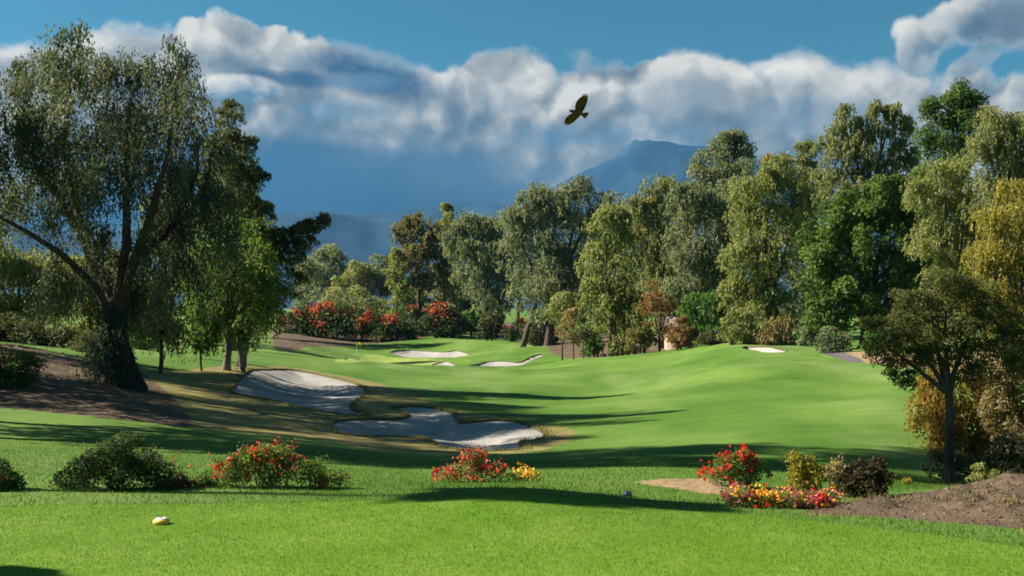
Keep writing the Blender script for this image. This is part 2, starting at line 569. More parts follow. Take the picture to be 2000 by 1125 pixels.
def ground_z(x, y, bunk=True):
    x = np.atleast_1d(np.asarray(x, float)); y = np.atleast_1d(np.asarray(y, float))
    z = base_z(x, y)
    P = np.stack([x, y], 1)
    sdm = sdf_poly(P, MOUND)
    k = np.clip(-sdm / 0.9, 0, 1); k = k * k * (3 - 2 * k)
    hump = 0.10 + 0.05 * np.clip((x - 6.3) / 2, 0, 1)
    z = z + k * (hump * (0.8 + 1.1 * fbm(x * 0.9, y * 0.9, 5)) + 0.13 * fbm(x * 2.6, y * 2.6, 9) + 0.09 * fbm(x * 11, y * 11, 21))
    sdb = sdf_poly(P, BANK)
    kb = np.clip(-sdb / 1.5, 0, 1)
    z = z + kb * (0.22 * fbm(x * 0.5, y * 0.5, 31) + 0.08 * fbm(x * 2, y * 2, 32))
    kt = np.clip(-sdf_poly(P, TAN) / 0.4, 0, 1)
    z = z + kt * (0.05 + 0.05 * fbm(x * 4, y * 4, 41))
    # gentle rolls of the fairway
    r = np.clip((np.hypot(x, y) - 22) / 20, 0, 1) * np.clip((260 - y) / 60, 0, 1)
    r = r * np.clip((sdf_poly(P, DRY) - 1.0) / 9.0, 0, 1)       # the ground round the bunkers keeps its own shape
    z = z + r * 1.05 * fbm(x * 0.066, y * 0.066, 77, 2)
    return z


def gz(x, y):
    return float(ground_z([x], [y])[0])


# ------------------------------------------------------------------ ground materials
def ground_material():
    m, B = mat_new('turf_and_soil')
    co = B.n('ShaderNodeTexCoord').outputs['Object']
    n_l = B.noise(co, 0.09, 4, 0.55)
    n_m = B.noise(co, 0.8, 5, 0.6)
    n_f = B.noise(B.vmap(co, (1, 1, 1)), 9.0, 6, 0.65)
    n_ff = B.noise(co, 55.0, 3, 0.7)
    mow = B.noise(B.vmap(co, (0.5, 0.1, 1)), 0.35, 3, 0.5)
    g = B.mix(B.smooth(n_l, 0.35, 0.66), (0.052, 0.120, 0.014), (0.100, 0.175, 0.032))
    g = B.mix(B.mul(B.smooth(mow, 0.48, 0.72), 0.6), g, (0.150, 0.215, 0.070))
    tee = B.smooth(attr(B, 'tee'), 0.35, 0.65)
    tg = B.mix(B.smooth(n_m, 0.3, 0.7), (0.080, 0.165, 0.010), (0.118, 0.205, 0.024))
    g = B.mix(tee, g, tg)
    gr = B.smooth(attr(B, 'green'), 0.4, 0.6)
    g = B.mix(gr, g, (0.19, 0.25, 0.06))
    fine = B.add(B.mul(B.sub(n_f, 0.5), 0.9), B.mul(B.sub(n_ff, 0.5), 0.9))
    g = B.mix(1.0, g, B.ramp(B.add(fine, 0.5), [(0.1, (0.62, 0.64, 0.6)), (0.5, (1, 1, 1)), (0.9, (1.4, 1.35, 1.25))]), 'MULTIPLY')
    pat = B.noise(B.vmap(co, (1, 0.45, 1)), 0.28, 5, 0.62)
    g = B.mix(B.sub(1.0, B.mul(tee, 0.6)), g, B.mix(1.0, g, B.ramp(pat, [(0.25, (0.74, 0.80, 0.72)), (0.5, (1, 1, 1)), (0.75, (1.18, 1.12, 1.2))]), 'MULTIPLY'))
    n_s = B.noise(B.vmap(co, (0.35, 1, 1)), 1.6, 5, 0.7)
    g = B.mix(B.sub(1.0, tee), g, B.mix(1.0, g, B.ramp(n_s, [(0.3, (0.80, 0.84, 0.76)), (0.5, (1, 1, 1)), (0.7, (1.14, 1.10, 1.16))]), 'MULTIPLY'))
    # dry rough round the bunkers
    dn = B.add(B.mul(B.sub(n_m, 0.5), 0.5), B.mul(B.sub(n_f, 0.5), 0.35))
    dry = B.smooth(B.add(attr(B, 'dry'), dn), 0.42, 0.58)
    dryc = B.mix(B.smooth(n_m, 0.35, 0.65), (0.15, 0.12, 0.055), (0.20, 0.19, 0.06))
    dryc = B.mix(B.smooth(n_l, 0.5, 0.62), dryc, (0.115, 0.12, 0.045))
    g = B.mix(dry, g, dryc)
    dirt = B.smooth(B.add(attr(B, 'dirt'), dn), 0.42, 0.58)
    sc = B.mix(B.smooth(n_m, 0.3, 0.7), (0.066, 0.048, 0.034), (0.118, 0.086, 0.058))
    sc = B.mix(B.smooth(n_f, 0.55, 0.75), sc, (0.20, 0.145, 0.085))
    sc = B.mix(B.smooth(n_ff, 0.6, 0.75), sc, (0.05, 0.04, 0.03))
    g = B.mix(dirt, g, sc)
    tan = B.smooth(B.add(attr(B, 'tan'), dn), 0.42, 0.58)
    g = B.mix(tan, g, B.mix(B.smooth(n_f, 0.35, 0.65), (0.17, 0.115, 0.065), (0.30, 0.215, 0.125)))
    h = B.add(B.mul(n_f, 0.6), n_ff)
    sh = principled(B, g, 0.9, 0.12, bump(B, h, 0.55, 0.03))
    return finish(m, B, sh)


def sand_material():
    m, B = mat_new('bunker_sand')
    co = B.n('ShaderNodeTexCoord').outputs['Object']
    a = B.noise(co, 0.5, 4, 0.55); b = B.noise(co, 7.0, 6, 0.65); c = B.noise(co, 60, 2, 0.6)
    rake = B.n('ShaderNodeTexWave', wave_type='BANDS', bands_direction='X')
    B.put(rake.inputs['Vector'], B.vmap(co, (1, 0.6, 1))); rake.inputs['Scale'].default_value = 2.2; rake.inputs['Distortion'].default_value = 9.0
    rake.inputs['Detail'].default_value = 3.0; rake.inputs['Detail Scale'].default_value = 0.5
    col = B.mix(B.smooth(a, 0.3, 0.7), (0.215, 0.21, 0.202), (0.28, 0.272, 0.258))
    col = B.mix(B.smooth(b, 0.55, 0.8), col, (0.15, 0.145, 0.137))
    h = B.add(B.mul(b, 1.0), B.add(B.mul(rake.outputs[1] if len(rake.outputs) > 1 else rake.outputs[0], 0.35), B.mul(c, 0.3)))
    return finish(m, B, principled(B, col, 0.95, 0.1, bump(B, h, 0.3, 0.04)))


M_GROUND = ground_material()
M_SAND = sand_material()
M_LIP = simple_mat('bunker_lip_soil', (0.075, 0.07, 0.03), 0.95, 0.4, 8.0)
M_PATH = simple_mat('cart_path_concrete', (0.085, 0.08, 0.078), 0.9, 0.15, 3.0)


def build_ground():
    pts = []
    azs = np.radians(np.arange(-40, 40.01, 0.36))
    rad = np.exp(np.arange(math.log(5.5), math.log(330), 0.0135))
    rng = np.random.default_rng(3)
    A, Rr = np.meshgrid(azs, rad)
    A = A + (rng.random(A.shape) - .5) * 0.003; Rr = Rr * (1 + (rng.random(A.shape) - .5) * 0.006)
    pts.append(np.stack([(Rr * np.sin(A)).ravel(), (Rr * np.cos(A)).ravel()], 1))
    az2 = np.radians(np.arange(46, 316, 6.0)); r2 = np.array([3, 7, 14, 28, 60, 120, 220, 330.])
    A, Rr = np.meshgrid(az2, r2); pts.append(np.stack([(Rr * np.sin(A)).ravel(), (Rr * np.cos(A)).ravel()], 1))
    az3 = np.radians(np.arange(0, 360, 5.0)); r3 = np.array([450, 800, 1500, 3000, 5500, 7900.])
    A, Rr = np.meshgrid(az3, r3); pts.append(np.stack([(Rr * np.sin(A)).ravel(), (Rr * np.cos(A)).ravel()], 1))
    gx, gy = np.meshgrid(np.arange(-4.5, 4.6, 1.5), np.arange(-3, 5, 1.5)); pts.append(np.stack([gx.ravel(), gy.ravel()], 1))
    # extra density in the mound and in the bunkers
    for poly, step in ((MOUND, 0.12), (BUNKERS[0][1], 0.35), (BUNKERS[1][1], 0.3)):
        lo, hi = poly.min(0), poly.max(0)
        gx, gy = np.meshgrid(np.arange(lo[0], hi[0], step), np.arange(lo[1], hi[1], step))
        q = np.stack([gx.ravel(), gy.ravel()], 1) + rng.random((gx.size, 2)) * step * 0.4
        pts.append(q[sdf_poly(q, poly) < 0])
    P = np.concatenate(pts)
    polys = [('sand%d' % i, b[1]) for i, b in enumerate(BUNKERS)] + [('tee', TEE), ('green', GREEN), ('bank', BANK), ('mound', MOUND), ('path', PATH)]
    allv = [Vector((float(a), float(b))) for a, b in P]
    faces = []
    for n, poly in polys:
        s = len(allv)
        x0, y0 = poly[:, 0], poly[:, 1]
        if (x0 * np.roll(y0, -1) - np.roll(x0, -1) * y0).sum() < 0:
            poly = poly[::-1]                       # the triangulator wants them counter-clockwise
        allv += [Vector((float(a), float(b))) for a, b in poly]
        faces.append(list(range(s, s + len(poly))))
    vo, eo, fo, _, _, of = delaunay_2d_cdt(allv, [], faces, 0, 1e-6, True)
    V2 = np.array([(v.x, v.y) for v in vo])
    Fc = np.array(fo, np.int32)
    key = np.full(len(Fc), -1)
    for i, o in enumerate(of):
        if o:
            key[i] = min(o)
    Zg = ground_z(V2[:, 0], V2[:, 1])
    # make all faces point up
    a, b, c = V2[Fc[:, 0]], V2[Fc[:, 1]], V2[Fc[:, 2]]
    cr = (b[:, 0] - a[:, 0]) * (c[:, 1] - a[:, 1]) - (b[:, 1] - a[:, 1]) * (c[:, 0] - a[:, 0])
    Fc[cr < 0] = Fc[cr < 0][:, ::-1]

    def mask(polylist, w):
        out = np.zeros(len(V2))
        for pl in polylist:
            out = np.maximum(out, np.clip(0.5 - sdf_poly(V2, pl) / (2 * w), 0, 1))
        return out
    at_ = {'tee': mask([TEE], .5), 'green': mask([GREEN], 1.0), 'dry': mask([DRY], .9), 'dirt': np.maximum(mask([BANK, MOUND], .6), mask([FARDIRT], 1.5)), 'tan': np.maximum(mask([TAN], .4), mask([RSTRIP], 1.2))}

    def emit(name, sel, mat, zoff=None, label=None, parent=None):
        f = Fc[sel]
        idx, inv = np.unique(f.ravel(), return_inverse=True)
        z = Zg[idx] if zoff is None else zoff[idx]
        vv = np.stack([V2[idx, 0], V2[idx, 1], z], 1)
        o = new_mesh(name, vv, inv, 3, mat, smooth=True, attrs={k: ('POINT', a[idx]) for k, a in at_.items()})
        o['kind'] = 'structure'
        if label: o['label'] = label
        return o
    nb = len(BUNKERS)
    emit('fairway', key == -1, M_GROUND, label='rolling green fairway running down the valley to the far putting green')
    emit('tee_lawn', key == nb, M_GROUND, label='bright mown grass of the raised tee in front')
    emit('putting_green', key == nb + 1, M_GROUND, label='pale close mown putting green beside the yellow flag')
    emit('dirt_bank', key == nb + 2, M_GROUND, label='shaded bare brown bank under the big weeping tree')
    emit('dirt_mound', key == nb + 3, M_GROUND, label='bumpy mound of bare brown soil below the small dark tree')
    emit('cart_path', key == nb + 4, M_PATH, label='short grey stretch of cart path beside the hilltop bunker')
    labs = ['grey sand bunker uphill to the left of the clover shaped one', 'clover shaped sand bunker with three lobes in the near dry rough',
            'two lobed pale sand bunker behind the far green', 'thin sliver of a bunker in front of the far green',
            'pale sand bunker with a long finger reaching up right of the far green', 'small bunker dug into the crest of the right hand hill']
    for i, (n, poly, lip, dep) in enumerate(BUNKERS):
        s = sdf_poly(V2, poly)
        k = np.clip(-s / (2.8 if i < 2 else 1.0 if i < 5 else 0.9), 0, 1); k = k * k * (3 - 2 * k)
        zz = Zg - lip - dep * k + np.clip(-s, 0, 1) * (0.10 * fbm(V2[:, 0] * .8, V2[:, 1] * .8, 51 + i) + 0.05 * fbm(V2[:, 0] * 3, V2[:, 1] * 3, 61 + i))
        sel = key == i
        o = emit('sand_bunker', sel, M_SAND, zz, labs[i])
        # the cut turf lip round the sand
        f = Fc[sel]
        ed = np.concatenate([f[:, [0, 1]], f[:, [1, 2]], f[:, [2, 0]]])
        ks = np.sort(ed, 1)
        u, inv, cnt = np.unique(ks, axis=0, return_inverse=True, return_counts=True)
        be = ed[cnt[inv.ravel()] == 1]
        n_ = len(be)
        top = np.stack([V2[be, 0], V2[be, 1], Zg[be] + 0.02], 2)
        bot = np.stack([V2[be, 0], V2[be, 1], zz[be] - 0.03], 2)
        q = np.concatenate([top[:, 0], top[:, 1], bot[:, 1], bot[:, 0]])
        ar = np.arange(n_)
        w = new_mesh('turf_lip', q, np.stack([ar, ar + n_, ar + 2 * n_, ar + 3 * n_], 1), 4, M_LIP)
        w.parent = o
    return


build_ground()


# ------------------------------------------------------------------ grass blades
def chips():
    """bark mulch, clods and dead twigs on the soil"""
    rng = np.random.default_rng(21)
    P = []
    for poly, cnt in ((MOUND, 6500), (BANK, 7000)):
        lo, hi = poly.min(0), poly.max(0)
        a = lo + rng.random((cnt * 2, 2)) * (hi - lo)
        P.append(a[sdf_poly(a, poly) < -.05][:cnt])
    a = np.concatenate(P); n = len(a)
    sc = np.where(a[:, 1] > 22, 2.3, 1.0)
    L = (0.02 + 0.08 * rng.random(n) ** 3) * sc; Wd = (0.006 + 0.007 * rng.random(n)) * sc
    th = rng.random(n) * 6.283; up = (rng.random(n) - .35) * .8
    d = np.stack([np.cos(th), np.sin(th), up], 1); d /= np.linalg.norm(d, axis=1)[:, None]
    sd_ = np.stack([-np.sin(th), np.cos(th), rng.normal(0, .5, n)], 1)
    c = np.stack([a[:, 0], a[:, 1], ground_z(a[:, 0], a[:, 1]) + .008], 1)
    V = np.stack([c - d * L[:, None] / 2, c + sd_ * Wd[:, None], c + d * L[:, None] / 2, c - sd_ * Wd[:, None] * .6 + np.array([0, 0, .012])], 1).reshape(-1, 3)
    i = np.arange(n)[:, None] * 4
    f = np.concatenate([i + np.array([[0, 1, 3]]), i + np.array([[1, 2, 3]]), i + np.array([[0, 2, 1]]), i + np.array([[0, 3, 2]])])
    mt = leaf_mat('mulch_chips', [(0.05, 0.036, 0.025), (0.12, 0.088, 0.058), (0.24, 0.18, 0.11)], 0.0, 0.1)
    o = new_mesh('mulch', V, f, 3, mt, attrs={'leaf': ('FACE', np.tile(rng.random(n), 4))})
    o['kind'] = 'stuff'; o['label'] = 'bark chips and twigs littering the bare soil'


def blades(name, P, h, w, mat, seed, label, lean=0.5, nrm=None):
    rng = np.random.default_rng(seed)
    n = len(P)
    a = rng.random(n) * 6.283
    ux, uy = np.cos(a), np.sin(a)
    hh = h * (0.6 + 0.8 * rng.random(n)); ww = w * (0.7 + 0.6 * rng.random(n))
    le = (rng.random((n, 2)) - .5) * 2 * lean
    v0 = P + np.stack([-ux * ww / 2, -uy * ww / 2, np.full(n, -0.004)], 1)
    v1 = P + np.stack([ux * ww / 2, uy * ww / 2, np.full(n, -0.004)], 1)
    v2 = P + np.stack([le[:, 0] * hh, le[:, 1] * hh, hh], 1)
    V = np.stack([v0, v1, v2], 1).reshape(-1, 3)
    o = new_mesh(name, V, np.arange(3 * n), 3, mat, attrs={'leaf': ('FACE', np.clip(.5 + .75 * fbm(P[:, 0] * .55, P[:, 1] * .55, 91, 4) + .5 * (rng.random(n) - .5) + .5 * vnoise(P[:, 0] * 4, P[:, 1] * 4, 92), 0, 1))})
    o['kind'] = 'stuff'
    o['label'] = label
    return o


def grass():
    rng = np.random.default_rng(11)
    n = 200000
    x = (rng.random(n) - .5) * 17; y = 6.2 + rng.random(n) * 6.2
    q = np.stack([x, y], 1)
    ins = sdf_poly(q, TEE) < 0.05
    x, y = x[ins], y[ins]
    z = ground_z(x, y)
    mt = leaf_mat('tee_grass_blades', [(0.048, 0.130, 0.008), (0.085, 0.185, 0.017), (0.155, 0.250, 0.042)], 0.35, 0.15)
    blades('grass', np.stack([x, y, z], 1), 0.022, 0.005, mt, 1, 'short mown grass blades on the near tee')
    n = 130000
    y = 7.5 + rng.random(n) ** 1.3 * 16.5; x = (rng.random(n) - .5) * 1.25 * y
    q = np.stack([x, y], 1)
    ok = (sdf_poly(q, TEE) > -0.05) & (sdf_poly(q, MOUND) > 0.1) & (sdf_poly(q, TAN) > 0.05)
    x, y = x[ok], y[ok]
    mt2 = leaf_mat('rough_grass_blades', [(0.05, 0.12, 0.015), (0.085, 0.165, 0.028), (0.13, 0.2, 0.05)], 0.35, 0.15)
    blades('grass', np.stack([x, y, ground_z(x, y)], 1), 0.04, 0.010, mt2, 2, 'longer grass blades on the slope below the tee')
    # tufts of dry grass round the bunkers and on the mound
    P = []
    for poly, cnt, reach in ((BUNKERS[0][1], 5200, .5), (BUNKERS[1][1], 6000, .45)):
        i = rng.integers(0, len(poly), cnt); t = rng.random(cnt)[:, None]
        a = poly[i] * (1 - t) + poly[(i + 1) % len(poly)] * t + rng.normal(0, .22, (cnt, 2))
        P.append(a[sdf_poly(a, poly) > 0.0])
    lo, hi = MOUND.min(0), MOUND.max(0)
    a = lo + rng.random((9000, 2)) * (hi - lo)
    keep = vnoise(a[:, 0] * 1.3, a[:, 1] * 1.3, 3) > 0.10
    P.append(a[keep & (sdf_poly(a, MOUND) < 0.35)])
    a = np.concatenate(P)
    mt3 = leaf_mat('dry_grass_blades', [(0.10, 0.085, 0.03), (0.17, 0.145, 0.055), (0.27, 0.23, 0.10)], 0.3, 0.1)
    blades('grass', np.stack([a[:, 0], a[:, 1], ground_z(a[:, 0], a[:, 1])], 1), np.where(a[:, 1] > 22, 0.10, 0.065), np.where(a[:, 1] > 22, 0.03, 0.012), mt3, 3, 'dry grass tufts round the near bunkers and on the soil mound')


grass()
chips()


# ------------------------------------------------------------------ mountains
def mountains():
    m, B = mat_new('mountain_slopes_haze_tint')
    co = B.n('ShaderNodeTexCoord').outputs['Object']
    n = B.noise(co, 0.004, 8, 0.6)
    c = B.mix(B.smooth(n, 0.35, 0.65), (0.012, 0.034, 0.070), (0.026, 0.056, 0.095))  # part of the distance haze is put into these dark bluish slope colours
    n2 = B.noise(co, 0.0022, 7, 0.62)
    c = B.mix(B.mul(B.smooth(n2, 0.60, 0.70), 0.55), c, (0.15, 0.19, 0.22))  # pale patches painted on in place of cloud wisps drifting before the hills
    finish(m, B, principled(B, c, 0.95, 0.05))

    def rng_mesh(name, R0, prof, w, label, seed):
        az = np.radians(np.arange(-58, 58.01, 0.4))
        px = 1000 + F * np.tan(np.clip(az, -1.2, 1.2))
        pr = np.array(prof, float)
        row = np.interp(px, pr[:, 0], pr[:, 1])
        top = (600 - row) / F * np.cos(az) * R0
        rr = np.linspace(-w, w, 46)
        A, D = np.meshgrid(az, rr)
        X = (R0 + D) * np.sin(A); Yy = (R0 + D) * np.cos(A)
        t = 1 - np.abs(D) / w
        rid = 1 - np.abs(fbm(X / 900, Yy / 900, seed, 5, 0.5)) * 1.5
        Z = top[None, :] * t ** 1.15 * (0.95 + 0.07 * rid + 0.05 * fbm(X / 160, Yy / 160, seed + 5, 4)) - 6
        nr, nc = A.shape
        i = np.arange(nr * nc).reshape(nr, nc)
        f = np.stack([i[:-1, :-1], i[:-1, 1:], i[1:, 1:], i[1:, :-1]], 2).reshape(-1, 4)
        o = new_mesh(name, np.stack([X.ravel(), Yy.ravel(), Z.ravel()], 1), f, 4, m, smooth=True)
        o['kind'] = 'structure'; o['label'] = label
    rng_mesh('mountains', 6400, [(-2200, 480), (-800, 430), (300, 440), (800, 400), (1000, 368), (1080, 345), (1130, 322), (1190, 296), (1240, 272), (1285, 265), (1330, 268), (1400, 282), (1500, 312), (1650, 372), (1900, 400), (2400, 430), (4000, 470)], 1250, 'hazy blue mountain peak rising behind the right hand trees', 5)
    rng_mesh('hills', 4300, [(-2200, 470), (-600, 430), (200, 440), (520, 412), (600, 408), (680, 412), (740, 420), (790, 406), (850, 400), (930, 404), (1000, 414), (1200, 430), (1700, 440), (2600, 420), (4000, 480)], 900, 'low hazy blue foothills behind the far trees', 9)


mountains()


def haze():
    m = bpy.data.materials.new('air_haze'); m.use_nodes = True
    t = m.node_tree; t.nodes.clear()
    v = t.nodes.new('ShaderNodeVolumePrincipled')
    v.inputs['Color'].default_value = (0.12, 0.40, 0.80, 1)
    v.inputs['Density'].default_value = 0.000042
    v.inputs['Anisotropy'].default_value = 0.1
    o = t.nodes.new('ShaderNodeOutputMaterial'); t.links.new(v.outputs[0], o.inputs['Volume'])
    x, y0, y1, z0, z1 = 8300, -8300, 8300, -12.0, 1240.0
    vv = [(sx, sy, sz) for sz in (z0, z1) for sx, sy in ((-x, y0), (x, y0), (x, y1), (-x, y1))]
    f = [(0, 3, 2, 1), (4, 5, 6, 7), (0, 1, 5, 4), (1, 2, 6, 5), (2, 3, 7, 6), (3, 0, 4, 7)]
    b = new_mesh('haze', vv, f, 4, m)
    b['kind'] = 'stuff'; b['label'] = 'thin blue haze in the air'


haze()

# ------------------------------------------------------------------ plants: leaves, trunks
PAL = {
    'pepper': [(0.040, 0.056, 0.044), (0.075, 0.095, 0.067), (0.139, 0.151, 0.098)],
    'greygreen': [(0.087, 0.110, 0.072), (0.166, 0.193, 0.117), (0.268, 0.285, 0.172)],
    'olive': [(0.099, 0.117, 0.054), (0.196, 0.216, 0.092), (0.323, 0.319, 0.136)],
    'yellowgreen': [(0.118, 0.140, 0.052), (0.214, 0.239, 0.085), (0.325, 0.325, 0.125)],
    'yellow': [(0.140, 0.120, 0.020), (0.260, 0.220, 0.030), (0.400, 0.340, 0.040)],
    'green': [(0.041, 0.108, 0.024), (0.088, 0.176, 0.041), (0.162, 0.257, 0.061)],
    'deep': [(0.033, 0.063, 0.018), (0.072, 0.125, 0.033), (0.132, 0.204, 0.054)],
    'ivy': [(0.034, 0.069, 0.016), (0.082, 0.142, 0.033), (0.161, 0.238, 0.056)],
    'golden': [(0.138, 0.128, 0.033), (0.250, 0.222, 0.048), (0.388, 0.328, 0.065)],
    'fresh': [(0.050, 0.098, 0.022), (0.112, 0.170, 0.040), (0.195, 0.250, 0.066)],
    'conifer': [(0.040, 0.050, 0.026), (0.080, 0.088, 0.044), (0.130, 0.134, 0.066)],
    'dusky': [(0.023, 0.042, 0.016), (0.044, 0.075, 0.026), (0.078, 0.114, 0.039)],
    'umbrella': [(0.044, 0.057, 0.018), (0.088, 0.103, 0.031), (0.157, 0.153, 0.054)],
    'dark': [(0.036, 0.045, 0.025), (0.067, 0.076, 0.039), (0.119, 0.112, 0.053)],
    'brownish': [(0.081, 0.081, 0.039), (0.150, 0.138, 0.061), (0.242, 0.207, 0.091)],
    'autumn': [(0.138, 0.062, 0.033), (0.225, 0.119, 0.056), (0.263, 0.200, 0.075)],
    'rust': [(0.16, 0.075, 0.02), (0.24, 0.16, 0.035), (0.30, 0.24, 0.05)],
    'tan': [(0.143, 0.117, 0.058), (0.247, 0.195, 0.098), (0.351, 0.286, 0.143)],
    'red': [(0.30, 0.012, 0.012), (0.52, 0.030, 0.022), (0.66, 0.085, 0.045)],
    'brick': [(0.20, 0.028, 0.020), (0.32, 0.060, 0.036), (0.40, 0.120, 0.060)],
    'orange': [(0.60, 0.22, 0.02), (0.72, 0.38, 0.03), (0.78, 0.52, 0.06)],
    'crimson': [(0.45, 0.005, 0.012), (0.62, 0.010, 0.02), (0.72, 0.03, 0.03)],
    'pink': [(0.40, 0.05, 0.12), (0.50, 0.10, 0.20), (0.60, 0.22, 0.30)],
    'bare': [(0.024, 0.020, 0.012), (0.045, 0.036, 0.020), (0.085, 0.062, 0.032)],
}
LM = {k: leaf_mat(k + '_leaves', v, 0.5 if k not in ('red', 'brick', 'orange', 'crimson', 'pink') else 0.45) for k, v in PAL.items()}
M_BARK = simple_mat('bark_brown', (0.085, 0.062, 0.048), 0.95, 0.45, 5.0, 0.1, (1, 1, 0.25), 0.9, 0.05)
M_BARKG = simple_mat('bark_grey', (0.17, 0.145, 0.12), 0.95, 0.4, 4.0, 0.1, (1, 1, 0.25), 0.9, 0.04)


def unit(v):
    return v / np.maximum(np.linalg.norm(v, axis=1, keepdims=True), 1e-9)


def leaf_quads(P, axis, nrm, ln, wd):
    """rhombic leaves: P centre, axis long direction, nrm rough normal"""
    axis = unit(axis)
    side = unit(np.cross(axis, nrm))
    ln = np.asarray(ln)[:, None]; wd = np.asarray(wd)[:, None]
    v = np.stack([P - axis * ln / 2, P + side * wd / 2 - axis * ln * 0.05, P + axis * ln / 2, P - side * wd / 2 - axis * ln * 0.05], 1)
    return v.reshape(-1, 3)


def foliage(name, lobes, parent, mat, seed, n, ln, wd, puff_r, style='puff', strand=1.0, inner=0.12, spread=0.35, tint=None, flat=0.85, floor=-1e9, skirt=False, disc_k=.55):
    """leaves gathered in puffs spread over a set of lobes (cx,cy,cz,rx,ry,rz)"""
    rng = np.random.default_rng(seed)
    L = np.array(lobes, float)
    area = (L[:, 3] * L[:, 5]) ** 1.0
    pu, pr, pl = [], [], []
    for i, l in enumerate(L):
        rm = (l[3] + l[4] + l[5]) / 3
        k = int(np.clip(2.6 * (rm / puff_r) ** 2, 5, 90))
        d = unit(rng.normal(size=(k, 3)))
        d[:, 2] = np.where(d[:, 2] < (-0.85 if skirt else -0.55), -d[:, 2], d[:, 2])
        f = 1 - np.abs(rng.normal(0, .17, k)) + rng.normal(0, .06, k)
        f = np.clip(f, .35, 1.15)
        c = l[:3] + d * f[:, None] * l[3:6]
        # drop puffs that lie well inside another lobe
        deep = np.zeros(k, bool)
        for j, o in enumerate(L):
            if j != i:
                q = (((c - o[:3]) / o[3:6]) ** 2).sum(1)
                deep |= (q < 0.45) & (rng.random(k) < .8)
        c, d = c[~deep], d[~deep]
        pu.append(c); pl.append(d)
        pr.append(puff_r * (0.65 + 0.75 * rng.random(len(c))))
    pu, pr, pl = np.concatenate(pu), np.concatenate(pr), np.concatenate(pl)
    n_in = int(n * inner); n_p = n - n_in
    w = pr ** 2; w = w / w.sum()
    pid = rng.choice(len(pu), n_p, p=w)
    shade = np.clip(rng.normal(.5, .2, len(pu)), 0, 1)
    out = pl[pid]
    if style in ('puff', 'needle'):
        d = unit(rng.normal(size=(n_p, 3)) + 0.55 * out + np.array([0, 0, 0.35]))
        rad = pr[pid] * (0.45 + 0.62 * rng.random(n_p) ** 0.6)
        P = pu[pid] + d * rad[:, None] * np.array([1, 1, flat])
        nrm = unit(d * 0.9 + rng.normal(size=(n_p, 3)) * 0.75)
        ax = rng.normal(size=(n_p, 3)) * 0.7 + d * 0.5 + np.array([0, 0, -0.35])
        if style == 'needle':
            ax = d * 1.0 + rng.normal(size=(n_p, 3)) * 0.35 + np.array([0, 0, 0.35])
    else:
        # hanging strands: leaves share a strand start
        ns = max(1, n_p // 12)
        sp = rng.choice(len(pu), ns, p=w)
        disc = np.clip(rng.normal(size=(ns, 3)), -1.5, 1.5) * np.array([disc_k, disc_k, disc_k * .7])
        start = pu[sp] + disc * pr[sp][:, None]
        slen = strand * (0.45 + 0.9 * rng.random(ns)) * (pr[sp] / puff_r)
        sid = rng.integers(0, ns, n_p)
        t = rng.random(n_p)
        o2 = pl[sp][sid] * np.array([1, 1, 0.0])
        sway = np.clip(rng.normal(size=(ns, 3)), -1.6, 1.6)[sid] * np.array([.16, .16, 0])
        P = start[sid] + (o2 * 0.35 + sway) * (t * slen[sid])[:, None] + np.array([0, 0, -1.0]) * (t ** 1.25 * slen[sid])[:, None]
        P += rng.normal(size=(n_p, 3)) * spread * 0.25 * pr[sp][sid][:, None]
        nrm = unit(pl[sp][sid] * 0.7 + rng.normal(size=(n_p, 3)) * 0.8 + np.array([0, 0, .25]))
        ax = rng.normal(size=(n_p, 3)) * 0.42 + np.array([0, 0, -1.0]) + o2 * 0.25
        pid = sp[sid]
    # sparse leaves inside, so that the sky does not show through everywhere
    li = rng.choice(len(L), n_in, p=area / area.sum())
    d = unit(rng.normal(size=(n_in, 3))) * (rng.random((n_in, 1)) ** 0.5) * 0.85
    Pi = L[li, :3] + d * L[li, 3:6]
    P = np.concatenate([P, Pi]); nrm = np.concatenate([nrm, unit(rng.normal(size=(n_in, 3)))])
    ax = np.concatenate([ax, rng.normal(size=(n_in, 3)) + np.array([0, 0, -.6])])
    sh = np.concatenate([shade[pid], np.full(n_in, .3)])
    keep = P[:, 2] > floor
    P, ax, nrm, sh = P[keep], ax[keep], nrm[keep], sh[keep]
    N = len(P)
    lf = np.clip(sh * .6 + .2 + rng.normal(0, .2, N), 0, 1)
    if tint is not None:
        lf = np.clip(lf + tint(P, rng), 0, 1)
    s = 0.7 + 0.6 * rng.random(N)
    V = leaf_quads(P, ax, nrm, ln * s, wd * s)
    return new_mesh(name, V, np.arange(4 * N), 4, mat, parent, attrs={'leaf': ('FACE', lf)})


def tube_arrays(pts, radii, sides=8):
    pts = np.array(pts, float); radii = np.array(radii, float)
    tang = np.gradient(pts, axis=0); tang = unit(tang)
    ref = np.array([0.31, 0.95, 0.1])
    V = []
    for p, t, r in zip(pts, tang, radii):
        a = np.cross(t, ref); a /= np.linalg.norm(a); b = np.cross(t, a)
        th = np.linspace(0, 2 * math.pi, sides, endpoint=False)
        V.append(p + r * (np.cos(th)[:, None] * a + np.sin(th)[:, None] * b))
    V = np.concatenate(V)
    n = len(pts)
    i = np.arange(sides); f = []
    for k in range(n - 1):
        f.append(np.stack([k * sides + i, k * sides + (i + 1) % sides, (k + 1) * sides + (i + 1) % sides, (k + 1) * sides + i], 1))
    return V, np.concatenate(f)


def tubes(name, lines, mat, parent, sides=8):
    VV, FF, o = [], [], 0
    for pts, rad in lines:
        v, f = tube_arrays(pts, rad, sides)
        VV.append(v); FF.append(f + o); o += len(v)
    return new_mesh(name, np.concatenate(VV), np.concatenate(FF), 4, mat, parent, smooth=True)


